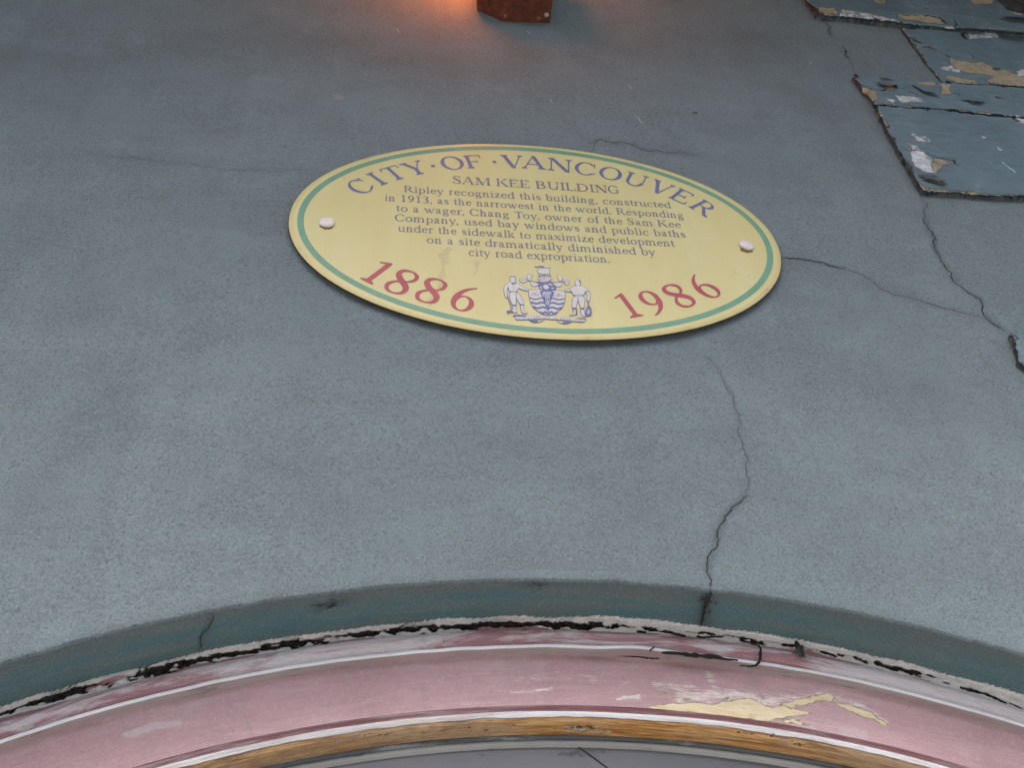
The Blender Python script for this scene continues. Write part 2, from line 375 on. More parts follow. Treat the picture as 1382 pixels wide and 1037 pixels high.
# ------------------------------------------------------------------ ground
g = MB(); g.face([(-8, -3.2, 0), (8, -3.2, 0), (8, .3, 0), (-8, .3, 0)], 0)
g.face([(-8, -3.2, -.13), (8, -3.2, -.13), (8, -3.2, 0), (-8, -3.2, 0)], 0)
tag(g.build('pavement', M['concrete']), None, None, None, 'structure')
g = MB(); g.face([(-300, -300, -.13), (300, -300, -.13), (300, 300, -.13), (-300, 300, -.13)], 0)
tag(g.build('road', M['asphalt']), None, None, None, 'structure')

# ------------------------------------------------------------------ building
BLD = empty('building', (AX, 0, 0))
tag(BLD, 'blue grey stucco facade with a peeling pink arched window and flaking corner blocks', 'building')
X0, X1, ZT, ZB, SILL = -2.4, 2.6, 4.9, 0, .55
# stations along the opening: (kind, value)
def th_list():
    L = []; a = -90.0
    vis = 34
    while a < 90.001:
        L.append(math.radians(a)); a += (.15 if -vis <= a < vis-.01 else 2.0)
    for cx, cz in ((X0, ZT), (X1, ZT)): L.append(math.atan2(cx-AX, cz-AZ))
    return sorted(L)
TH = th_list()
LEG = [AZ+(SILL-AZ)*k/6 for k in range(1, 7)]
ST = [('l', z) for z in reversed(LEG)]+[('a', t_) for t_ in TH]+[('r', z) for z in LEG]
def sp(st, r):
    k, v_ = st
    if k == 'a': return (AX+r*math.sin(v_), AZ+r*math.cos(v_))
    return (AX-r, v_) if k == 'l' else (AX+r, v_)
US = []
for k, v_ in ST:
    US.append(-AR*math.pi/2-(AZ-v_) if k == 'l' else AR*v_ if k == 'a' else AR*math.pi/2+(AZ-v_))
def sweep(mb, prof, mi=0, jit=None, smooth=True, u0=None, u1=None):
    "prof: list of (r, d); jit(u, j) -> (dr, dd)"
    rows = []; uvs = []
    vlen = [0]
    for j in range(1, len(prof)): vlen.append(vlen[-1]+math.hypot(prof[j][0]-prof[j-1][0], prof[j][1]-prof[j-1][1]))
    for s_, u in zip(ST, US):
        if u0 is not None and (u < u0 or u > u1): continue
        r = []
        for j, (rr, dd) in enumerate(prof):
            dr, de = jit(u, j) if jit else (0, 0)
            x, z = sp(s_, rr+dr); r.append((x, dd+de, z))
        rows.append(r); uvs.append([(u, vv) for vv in vlen])
    mb.grid(rows, mi, uvs, smooth)
def ns(u, f, seed): return noise.noise(Vector((u*f, seed*7.3, seed*1.9)))
def edge_jit(u, j): return ((ns(u, 120, 1)*.0009+ns(u, 30, 2)*.0012) if j > 0 else 0, 0)

CRACKS = []
wall = MB()
def outer(st):
    k, v_ = st
    if k == 'l': return (X0, v_)
    if k == 'r': return (X1, v_)
    dx, dz = math.sin(v_), math.cos(v_); t_ = 1e9
    if dx > 1e-9: t_ = min(t_, (X1-AX)/dx)
    if dx < -1e-9: t_ = min(t_, (X0-AX)/dx)
    if dz > 1e-9: t_ = min(t_, (ZT-AZ)/dz)
    return (AX+dx*t_, AZ+dz*t_)
def ywall(x, z):
    "trowel waves of the stucco, always behind y = 0"
    return .0016*(1+noise.noise((x*7, 3.1, z*9))*.6+noise.noise((x*23, 8.2, z*27))*.3+noise.noise((x*60, 1.2, z*60))*.12)
def wall_grid():
    nr = 300; V = []; D_ = []
    for s_ in ST:
        o_ = Vector(outer(s_)); i_ = Vector(sp(s_, AR+.012)); L_ = (o_-i_).length; e = (o_-i_)/L_
        m_ = min(1.35, L_*.98)
        for k in range(nr+1):
            dd_ = m_*k/(nr-1) if k < nr else L_
            p = i_+e*dd_; V.append((p.x, ywall(p.x, p.y)*min(1, dd_/.02), p.y))
    V = np.array(V); P = V[:, [0, 2]]
    R_w = np.zeros(len(P)); G_w = np.zeros(len(P))
    for pts, rad, am in CRACKS:
        R_w = np.maximum(R_w, am*np.exp(-(line_d(P, [W(*p) for p in pts])/rad)**2))
    for pts, rad, am in STAINS_AND_TONES:
        G_w = np.maximum(G_w, am*np.exp(-(line_d(P, [W(*p) for p in pts])/rad)**2))
    G_w *= .75+.9*nz(P, 16, 3); R_w *= .8+.8*nz(P, 40, 5)
    grid_mesh('wall', V, quads(len(ST), nr+1), [M['stucco']], BLD, None, P, np.stack([np.clip(R_w, 0, 1), np.clip(G_w, 0, 1)], 1))
STAINS_AND_TONES = [([(150, 530), (95, 600), (60, 660), (42, 695)], .022, .55), ([(0, 215), (120, 205), (240, 218), (400, 227), (430, 236)], .020, .4), ([(640, 772), (740, 766), (840, 776)], .028, .75),
          ([(1060, 352), (1180, 380), (1330, 430)], .018, .5), ([(560, 60), (300, 60), (150, 70), (0, 60)], .09, .8), ([(620, 90), (800, 70), (1050, 60)], .09, .8), ([(250, 150), (420, 170)], .05, .4), ([(480, 480), (620, 486), (760, 482), (900, 470)], .02, .35), ([(1000, 90), (1100, 130), (1180, 260)], .035, .55),  # includes broad neutral grey bands across the upper wall
          ([(1160, 105), (1250, 262)], .016, .7), ([(1105, 26), (1280, 45)], .016, .7), ([(1246, 268), (1382, 274)], .014, .6), ([(800, 190), (940, 208), (1080, 240)], .014, .5), ([(20, 400), (140, 430)], .05, .3), ([(1090, 520), (1300, 560)], .05, .3), ([(950, 640), (1000, 560)], .03, .3)]  # includes darker bands beside and below the corner blocks
sweep(wall, [(AR+.012, 0), (AR+.0032, 0), (AR+.0010, .0007), (AR, .0030)], 0, lambda u, j: edge_jit(u, j) if j > 1 else (0, 0))
# wall under the sill, returns and back
wall.face([(X0, 0, ZB), (X1, 0, ZB), (X1, 0, SILL), (X0, 0, SILL)], 0)
for x in (X0, X1): wall.face([(x, 0, ZB), (x, 0, ZT), (x, 1.8, ZT), (x, 1.8, ZB)], 0)
wall.face([(X0, 0, ZT), (X1, 0, ZT), (X1, 1.8, ZT), (X0, 1.8, ZT)], 0)
wall.face([(X0, 1.8, ZB), (X1, 1.8, ZB), (X1, 1.8, ZT), (X0, 1.8, ZT)], 1)
# cracks, hairlines, dirt and painted rain glints (flush ribbons 0.5 mm proud)
def crack_px(pts, wpx, mi, it=3, amp=.16):
    P = ragged([W(*p) for p in pts], amp, it, False); L, R = ribbon(P, wpx*.0008)
    if mi in (2, 3, 4): CRACKS.append((pts, .0045 if mi == 2 else .003, .85 if mi == 2 else .32 if mi == 3 else .2))
    yy = -.0005-.00002*random.randint(0, 9)
    f3 = lambda p: (p.x, ywall(p.x, p.y)*min(1, max(0, math.hypot(p.x-AX, p.y-AZ)-AR-.012)/.02)+yy, p.y)
    for i in range(len(P)-1): wall.face([f3(L[i]), f3(L[i+1]), f3(R[i+1]), f3(R[i])], mi)
crack_px([(1251.7, 272.6), (1249.2, 290), (1253.4, 307.7), (1262.7, 321.5), (1261.7, 332.7), (1268.5, 347.8), (1284.8, 367.8), (1292.3, 382.9), (1312.3, 396.6), (1323.6, 401.7), (1327.4, 412.9), (1336.1, 431.7), (1347.4, 440.5), (1357, 445)], 1.8, 2)
crack_px([(1055, 348), (1075, 348.5), (1100, 352), (1125, 359), (1140, 361)], 1.9, 2)
crack_px([(1140, 361), (1158, 366), (1172, 374), (1182, 381), (1205, 395), (1235, 402), (1260, 410), (1300, 421), (1333, 431)], 1.5, 4)
crack_px([(800, 204), (802, 191), (808, 186), (818, 189), (830, 192), (838, 190), (850, 193), (872, 202), (900, 205), (940, 208)], 1.6, 3)
crack_px([(956, 483), (978, 513), (991, 535), (991, 548), (998, 562.5), (995.5, 582.6), (1004, 597.3), (1009.8, 617.5), (1007.6, 637.6), (1011.3, 652.3), (1007.6, 667)], .8, 3)
crack_px([(1007.6, 667), (994.8, 679.8), (978.3, 696.3), (969, 718), (965.5, 740), (954.5, 762), (956.3, 777), (958.4, 790), (958.6, 795)], 1.35, 2)
crack_px([(1107, 26), (1120, 33.6), (1119, 41), (1123, 46.7)], 1.6, 2)
crack_px([(1123, 46.7), (1132, 52)], .8, 3)
crack_px([(1137, 60), (1138.4, 63), (1141, 70), (1145, 77), (1147, 79)], 1.5, 2)
crack_px([(1147, 80), (1152, 88), (1154, 98)], .9, 3)
crack_px([(120, 205), (150, 211), (190, 213), (240, 218), (300, 228), (350, 228), (400, 226), (432, 236)], .7, 4)
crack_px([(1240, 262), (1246, 268), (1251, 272)], 1.2, 3)
for (x, y, dx, dy) in ((536, 37, 4, 6), (711, 40, 6, 5), (742, 133, 5, 6), (849, 113, 5, 6), (1093, 81, 3, 4), (858, 155, 9, 11), (935, 152, 5, 1)):  # bright glints of falling rain, painted as pale streaks on the stucco
    crack_px([(x, y), (x+dx/2, y+dy/2+.6), (x+dx, y+dy)], 1.1, 5, 1)
for (x, y, wd, hh, mi) in ((458, 131, 17, 6, 6), (452, 127, 9, 3, 6), (938, 151, 8, 4, 3), (1142, 68, 4, 3, 2), (1155, 101, 6, 5, 2)):
    P = ragged([W(x+wd/2*math.cos(k*1.05), y+hh/2*math.sin(k*1.05)) for k in range(6)], .3, 3)
    wall.face([(p[0], ywall(*p)-.0006, p[1]) for p in reversed(P)], mi)
wall_grid()
wall.build('wall_edge', [M['stucco'], M['dark'], M['crack_wire'], M['hair'], M['rusthair'], M['white'], plain('lime_bloom', (.26, .285, .295), .9)], BLD)

# reveal (painted underside of the stucco arch)
rv = MB()
def reveal_grid():
    V = []; UV = []; Wr = []
    ND = 24
    for s_, u in zip(ST, US):
        bias = .50+.30*ns(u, 7, 51)+.22*ns(u, 28, 52)+.30*max(0, min(1, (u+.12)/.3))
        if s_[0] != 'a': bias = .4
        for k in range(ND+1):
            d = .0030+(D1+.006-.0030)*k/ND
            dr = edge_jit(u, 1)[0]*(1 if k == 0 else .5)+(ns(u, 12, 4)*.0012*math.sin(math.pi*k/ND))-.0006*math.sin(math.pi*k/ND)
            x, z = sp(s_, AR+dr); V.append((x, d, z)); UV.append((u, d))
            Wr.append((0, 0, max(0, min(1, bias*1.15-max(0, D1+.001-d)/.0135))))
    V = np.array(V); Wr = np.array(Wr); UV = np.array(UV)
    for pts, rad, am in ((((958, 796), (952, 817), (947, 843)), .008, 1.0), (((430, 821), (441, 817), (470, 808)), .006, .8), (((287, 829), (281, 847), (268, 876)), .003, .5), (((700, 788), (735, 787)), .006, .6)):
        Q = [on_reveal(*p) for p in pts]; Wr[:, 0] = np.maximum(Wr[:, 0], am*np.exp(-(line_d(UV, [(AR*math.atan2(q.x-AX, q.z-AZ), q.y) for q in Q])/rad)**2))
    g_ = fz(UV, 9, 31)
    Wr[:, 1] = np.clip(1.15-(UV[:, 1])/.022+g_*1.1, 0, 1)*.9
    grid_mesh('arch_reveal', V, quads(len(ST), ND+1), [M['reveal']], BLD, None, UV, Wr)
reveal_grid()
def crack_rv(pts, wpx, mi=0):
    Q = [on_reveal(p[0], p[1], .0012) for p in pts]
    P2 = ragged([(AR*math.atan2(q.x-AX, q.z-AZ), q.y) for q in Q], .16, 3, False); L, R = ribbon(P2, wpx*.00085)
    def up3(p): a_ = p.x/AR; return (AX+(AR-.0026)*math.sin(a_), p.y, AZ+(AR-.0026)*math.cos(a_))
    for i in range(len(P2)-1): rv.face([up3(L[i]), up3(L[i+1]), up3(R[i+1]), up3(R[i])], mi)
crack_rv([(958.5, 797), (957, 806), (952, 817), (951, 826), (948, 836), (946.5, 844)], 2.6)
for k in range(26):
    a_ = random.uniform(0, 6.28); x = 953+random.gauss(0, 5); y = 812+random.gauss(0, 6)
    crack_rv([(x, y), (x+3*math.cos(a_), y+3*math.sin(a_)), (x+6*math.cos(a_+.5), y+6*math.sin(a_+.5))], 1.2, 1)
crack_rv([(287, 829), (284, 840), (281, 847), (274, 853), (269.7, 858.5), (270, 868), (268.4, 876)], 1.2)
for k in range(16):
    x = 441+random.gauss(0, 9); y = 817-(x-441)*.12+random.gauss(0, 2.5)
    crack_rv([(x, y), (x+3, y-1), (x+7, y-2.5)], 1.2, 1)
for k in range(10):
    x = 723+random.gauss(0, 6); y = 788+random.gauss(0, 2)
    crack_rv([(x, y), (x+2, y+.5), (x+5, y)], 1.1, 1)
rv.build('reveal_crack', [M['crack_wire'], M['soot']], BLD)

# ------------------------------------------------------------------ arched window
WIN = empty('arched_window', (AX, D1, SILL)); WIN.parent = BLD; WIN.location = (0, D1, SILL)
WIN['label'] = 'arched window in a peeling pink and white timber frame'
R_ = AR
def joint_grid():
    NV = 16; V = []; UV = []; Wr = []; r0_, r1_ = R_+.0012, R_*.9862
    ui = [(s_, u) for s_, u in zip(ST, US)]
    # densify the visible part
    S2 = []
    for (s_, u), (s2, u2) in zip(ui, ui[1:]):
        S2.append((s_, u))
        if s_[0] == 'a' and s2[0] == 'a' and u2-u < .01:
            for k in (1, 2): S2.append((('a', s_[1]+(s2[1]-s_[1])*k/3), u+(u2-u)*k/3))
    S2.append(ui[-1])
    for s_, u in S2:
        right = max(0, min(1, (u-.0)/.16)); mid_ = max(0, 1-abs((u+.02)/.13))
        for k in range(NV+1):
            f = k/NV; rr = r0_+(r1_-r0_)*f
            n_ = .50*noise.noise((u*26, f*1.7, 5))+.48*noise.noise((u*75, f*3.6, 9))+.34*noise.noise((u*190, f*7, 12))
            c_ = .40+.10*noise.noise((u*5, 3, 1))-.10*right          # line of the open joint across the band
            gap = 1.0-abs(f-c_)/(.245-.09*right+.08*mid_)
            hole = max(0, noise.noise((u*34, f*2.2, 33))+.45*noise.noise((u*95, f*5, 37))-.22)*(2.2*right)*max(0, 1-abs(f-.34)/.30)
            h = n_-.42*gap+.10+.34*right-.10*mid_-hole
            m = max(0, min(1, .5-h*2.6))
            dep = .0058*m-.0016*max(0, n_)*(1-m)
            x, z = sp(s_, rr); V.append((x, D1+.0012+dep-(.002*f), z)); UV.append((u, f*.016))
            pk = max(0, min(1, .5+1.5*(noise.noise((u*11, f*2, 21))-.12)+(.45 if f > .8 else 0)-.55*right))
            Wr.append((m, pk*(1 if f > .3 else 0), 0))
    V = np.array(V); Wr = np.array(Wr); near = (np.abs(np.array(UV)[:, 0]) < .8); P = V[near][:, [0, 2]]
    P = P+np.stack([fz(P, 90, 141), fz(P, 90, 144)], 1)*.0022; hm = np.zeros(len(P))
    for pts, wd_ in (([(1057, 869), (1083, 871)], .0022), ([(1090, 875), (1096, 876)], .0014), ([(1110, 879), (1127, 884)], .0022), ([(1133, 884), (1137, 885)], .0012), ([(1156, 886), (1169, 892)], .0030), ([(1186, 894), (1210, 902)], .0034), ([(1218, 903), (1229, 908)], .0026), ([(1236, 910), (1242, 912)], .0020), ([(1276, 920), (1282, 922)], .0016), ([(1300, 928), (1330, 936), (1356, 947)], .0022), ([(1363, 948), (1380, 957)], .0016),
                    ([(753, 840), (766, 841)], .0026), ([(771, 848), (792, 849)], .0018), ([(796, 841), (805, 842)], .0022), ([(811, 844), (825, 845), (838, 842)], .0024), ([(863, 852), (870, 852)], .0020), ([(878, 850), (905, 852), (924, 857)], .0020), ([(942, 858), (974, 858)], .0017), ([(1000, 864), (1030, 868)], .0020), ([(1175, 903), (1180, 904)], .0018), ([(640, 838), (652, 838)], .0012),
                    ([(1032, 876), (1080, 884), (1150, 903), (1240, 925), (1382, 965)], .0009)):
        hm = np.maximum(hm, np.clip(1.5-line_d(P, [W(x, y, D1) for x, y in pts])/wd_, 0, 1))
    Wr[near, 0] = np.maximum(Wr[near, 0], hm); V[near, 1] += .0045*hm*(1-np.clip(Wr[near, 0]-hm, 0, 1))
    grid_mesh('caulk_joint', V, quads(len(S2), NV+1), [M['caulk']], WIN, None, np.array(UV), np.array(Wr))
joint_grid()

fr = MB()
dF = D1-.001
# outer moulding with its ridge
def mj(u, j): return (ns(u, 9, 60)*.0012+ns(u, 60, 61)*.0004, ns(u, 14, 62+j)*.0005)
sweep(fr, [(R_*.9875, D1+.005), (R_*.9872, dF), (R_*.9850, dF-.0035), (R_*.980, dF-.0045), (R_*.975, dF-.0025), (R_*.9715, dF+.001)], 0, mj)
fr.build('outer_moulding', [M['pinkw']], WIN)
rg = MB()
def lift(u):        # the ridge has sprung loose between two places right of the crown
    return max(0, 1-abs((u-.05)/.10))
def rj(u, j): return (ns(u, 10, 70)*.0010+ns(u, 45, 71)*.0006-lift(u)*.0016*math.sin(u*60), -lift(u)*.003)
sweep(rg, [(R_*.9716, dF+.003), (R_*.9711, dF-.0025), (R_*.9703, dF-.0040), (R_*.9676, dF-.0034), (R_*.9670, dF+.0010), (R_*.9658, dF+.0048)], [0, 0, 0, 2, 2], rj)
# open split above the ridge, right of the crown, and a butt joint
def split(pts, wd, d, mi=1):
    P = ragged([W(p[0], p[1], d) for p in pts], .05, 2, False); L, R = ribbon(P, wd)
    for i in range(len(P)-1): rg.face([(L[i].x, d, L[i].y), (L[i+1].x, d, L[i+1].y), (R[i+1].x, d, R[i+1].y), (R[i].x, d, R[i].y)], mi)
split([(893, 881.5), (920, 883), (945, 885.5), (970, 888), (996, 892)], .0046, dF-.0068)
split([(998, 899), (1010, 900), (1020, 899), (1025, 894), (1026, 885), (1027, 876), (1024, 872), (1014, 870)], .0026, dF-.0072)
split([(876, 880), (880, 876), (884, 873)], .0014, dF-.0074)
split([(864, 888), (876, 889), (890, 889)], .0020, dF-.0076)
rg.build('ridge_bead', [M['wridge'], M['gap'], M['greysmear']], WIN)
dP = D1+.005
def board_grid():
    S2 = []
    for (s_, u), (s2, u2) in zip(zip(ST, US), list(zip(ST, US))[1:]):
        S2.append((s_, u))
        if s_[0] == 'a' and s2[0] == 'a' and u2-u < .01: S2.append((('a', (s_[1]+s2[1])/2), (u+u2)/2))
    S2.append((ST[-1], US[-1]))
    RR = [(R_*.9668, dF+.004), (R_*.9660, dP-.001)]+[(R_*(.9645+(.9215-.9645)*k/34), dP) for k in range(35)]
    V = []; UV = []
    for s_, u in S2:
        for rr, d in RR:
            x, z = sp(s_, rr); V.append((x, d+ns(u, 7, 80)*.0005+noise.noise((u*14, rr*30, 4))*.0004, z)); UV.append((u, R_-rr))
    V = np.array(V); UV = np.array(UV); P = V[:, [0, 2]]
    near = np.abs(UV[:, 0]) < .9
    Z = lambda pts, org=(870, 900), scl=3.637: [W(org[0]+x/scl, org[1]+y/scl, dP) for x, y in pts]
    Rw = np.zeros(len(P)); Gw = np.zeros(len(P)); Bw = np.zeros(len(P)); Q = P[near]
    wf = np.stack([fz(Q, 60, 41), fz(Q, 60, 44)], 1)*.0045; Qw = Q+wf
    m = np.zeros(len(Q))
    for pts, wd_ in (([(20, 200), (60, 185), (180, 178), (350, 182), (430, 165), (520, 150), (560, 175), (600, 205), (700, 205), (790, 225), (830, 232), (760, 245), (660, 260), (600, 275), (540, 270), (460, 260), (360, 250), (250, 230), (120, 222), (50, 215)], .0075),
                 ([(640, 185), (700, 170), (780, 152), (850, 150), (900, 130), (930, 150), (920, 180), (850, 172), (790, 188), (700, 198)], .010),
                 ([(920, 178), (1000, 190), (1070, 210), (1120, 240), (1180, 270), (1190, 290), (1150, 285), (1100, 258), (1040, 228), (960, 203)], .012), ([(670, 262), (740, 262), (800, 280), (770, 290), (700, 275)], .012)):
        m = np.maximum(m, np.clip(.5+poly_sd(Qw, Z(pts))/wd_, 0, 1))
    m = np.maximum(m, .40*np.exp(-(line_d(Qw, Z([(60, 150), (300, 165), (560, 150), (800, 140), (1000, 185), (1150, 270)]))/.011)**2))
    m = np.maximum(m, .40*np.exp(-(line_d(Qw, Z([(560, 285), (800, 270), (1000, 300)]))/.008)**2))
    Rw[near] = m
    g_ = np.zeros(len(Q))
    for pts, rad, am in (([(180, 150), (350, 140), (520, 150), (640, 175)], .012, .62), ([(320, 45), (350, 110), (420, 150)], .010, .50), ([(560, 160), (760, 150), (900, 140), (1010, 180), (1170, 270)], .010, .55), ([(60, 90), (230, 110), (330, 130)], .012, .5)):
        g_ = np.maximum(g_, am*np.exp(-(line_d(Qw, Z(pts))/rad)**2))
    for pts, rad, am in (([(690, 935), (745, 930)], .004, .55), ([(834, 944), (862, 940)], .004, .62), ([(700, 915), (780, 912), (850, 925)], .012, .42), ([(590, 921), (600, 922)], .002, .5)):
        g_ = np.maximum(g_, am*np.exp(-(line_d(Qw, [W(x, y, dP) for x, y in pts])/rad)**2))
    Gw[near] = g_
    b_ = np.zeros(len(Q))
    for pts, rad, am in (([(170, 993), (205, 984), (243, 976)], .006, .85), ([(140, 972), (158, 965)], .004, .7), ([(300, 925), (480, 908), (700, 898), (900, 905), (1040, 922)], .009, .47), ([(1075, 975), (1120, 985), (1165, 993)], .012, .75), ([(0, 1020), (120, 990)], .01, .5), ([(1100, 935), (1250, 975), (1382, 1012)], .008, .45)):
        b_ = np.maximum(b_, am*np.exp(-(line_d(Qw, [W(x, y, dP) for x, y in pts])/rad)**2))
    Bw[near] = b_*(.8+.5*fz(Q, 25, 47))
    V[:, 1] -= .0004*np.clip(Rw*2-1, 0, 1)
    grid_mesh('frame_board', V, quads(len(S2), len(RR)), [M['pink']], WIN, None, UV, np.stack([Rw, Gw, Bw], 1))
board_grid()
ed = MB()
dE = dP+.002
sweep(ed, [(R_*.9215, dP), (R_*.9205, dP+.0030), (R_*.9180, dE+.0012), (R_*.9172, dE-.0004)], [1, 1, 1], lambda u, j: (ns(u, 8, 90)*.001+ns(u, 60, 96)*.0004, 0))
sweep(ed, [(R_*.9172, dE-.0004), (R_*.9166, dE-.0014), (R_*.9145, dE-.0016), (R_*.9122, dE-.0006)], 0, lambda u, j: (ns(u, 8, 90)*.0006+(ns(u, 24, 97)*.0012+ns(u, 90, 98)*.0006 if j == 3 else 0), ns(u, 11, 93+j)*.0003))
ed.build('inner_edge_moulding', [M['wpaint'], M['pinkd']], WIN)
wd = MB()
dW0, dW1 = dE, D1+.0265
sweep(wd, [(R_*.9135, dW0), (R_*.9112, dW0+.0008), (R_*.9090, dW0+.0030), (R_*.9078, dW0+.0075), (R_*.9082, dW0+.012), (R_*.9072, dW0+.017), (R_*.9076, dW1)], 0, lambda u, j: (ns(u, 6, 100+j)*.0008, 0))
def wpatch(pts, mi, k=0):
    Q = []
    for (x, y) in ragged(pts, .25, 3):
        p = on_reveal(x, y, AR*(1-.9066)+.0016+.00005*k); Q.append(tuple(p))
    wd.face(Q, mi)
for cx_, cy_, sx_, sy_, n_, sl in ((784, 984.5, 20, 2.6, 46, .05), (1072, 1004, 9, 1.6, 12, .2), (507, 992, 13, 1.4, 14, -.09), (1010, 990, 30, 2, 7, .13), (640, 985, 40, 2, 6, -.02)):
    for k in range(n_):
        x = cx_+random.gauss(0, sx_); y = cy_+(x-cx_)*sl+random.gauss(0, sy_); ln = random.uniform(3, 12)
        wpatch([(x-ln/2, y-ln/2*sl), (x, y-.5+random.uniform(-.3, .1)), (x+ln/2, y+ln/2*sl), (x, y+.4+random.uniform(0, .4))], random.choice((1, 1, 1, 3, 2)) if n_ > 8 else 3, k % 12)
wpatch([(778, 982), (784, 981.5), (785, 984), (779, 984)], 2, 14); wpatch([(1071, 1004), (1075, 1004), (1075, 1006.5), (1072, 1006.5)], 2, 14)
wd.build('bare_wood_band', [M['wood'], plain('worn_primer', (.58, .55, .50), .8, .15, 90), M['brown'], plain('dark_grain', (.20, .11, .045), .8, .3, 90)], WIN)
gb = MB()
sweep(gb, [(R_*.9076, dW1), (R_*.9050, dW1+.0005), (R_*.9042, dW1+.004)], 0, lambda u, j: (ns(u, 40, 110)*.0004, 0))
sweep(gb, [(R_*.9042, dW1+.004), (R_*.9036, dW1+.001), (R_*.9005, dW1+.001), (R_*.8992, dW1+.006)], 1, lambda u, j: (ns(u, 30, 111)*.0006 if j < 2 else 0, 0))
gb.build('glazing_bead', [M['gstrip'], M['putty']], WIN)
gl = MB(); dG = dW1+.005
prev = None
for s_ in ST:
    x, z = sp(s_, R_*.9)
    if prev and abs(x-prev[0]) > 1e-5: gl.face([(prev[0], dG, SILL), (x, dG, SILL), (x, dG, z), (prev[0], dG, prev[1])], 0)
    prev = (x, z)
P = [W(771, 1003, dG), W(800, 1023, dG), W(823, 1040, dG), W(900, 1098, dG)]  # dark wire line in the glass, drawn as a ribbon on the pane
for i in range(3):
    (xa, za), (xb, zb) = P[i], P[i+1]; h_ = .0007
    gl.face([(xa, dG-.0006, za-h_), (xb, dG-.0006, zb-h_), (xb, dG-.0006, zb+h_), (xa, dG-.0006, za+h_)], 1)
gl.build('pane', [M['glass'], M['crack_wire']], WIN)
sl = MB(); zs = SILL
def box(mb, a, b, mi=0):
    x0, y0, z0 = a; x1, y1, z1 = b
    for f in ([(x0, y0, z0), (x1, y0, z0), (x1, y0, z1), (x0, y0, z1)], [(x1, y1, z0), (x0, y1, z0), (x0, y1, z1), (x1, y1, z1)], [(x0, y1, z0), (x0, y0, z0), (x0, y0, z1), (x0, y1, z1)],
              [(x1, y0, z0), (x1, y1, z0), (x1, y1, z1), (x1, y0, z1)], [(x0, y0, z1), (x1, y0, z1), (x1, y1, z1), (x0, y1, z1)], [(x0, y1, z0), (x1, y1, z0), (x1, y0, z0), (x0, y0, z0)]): mb.face(f, mi)

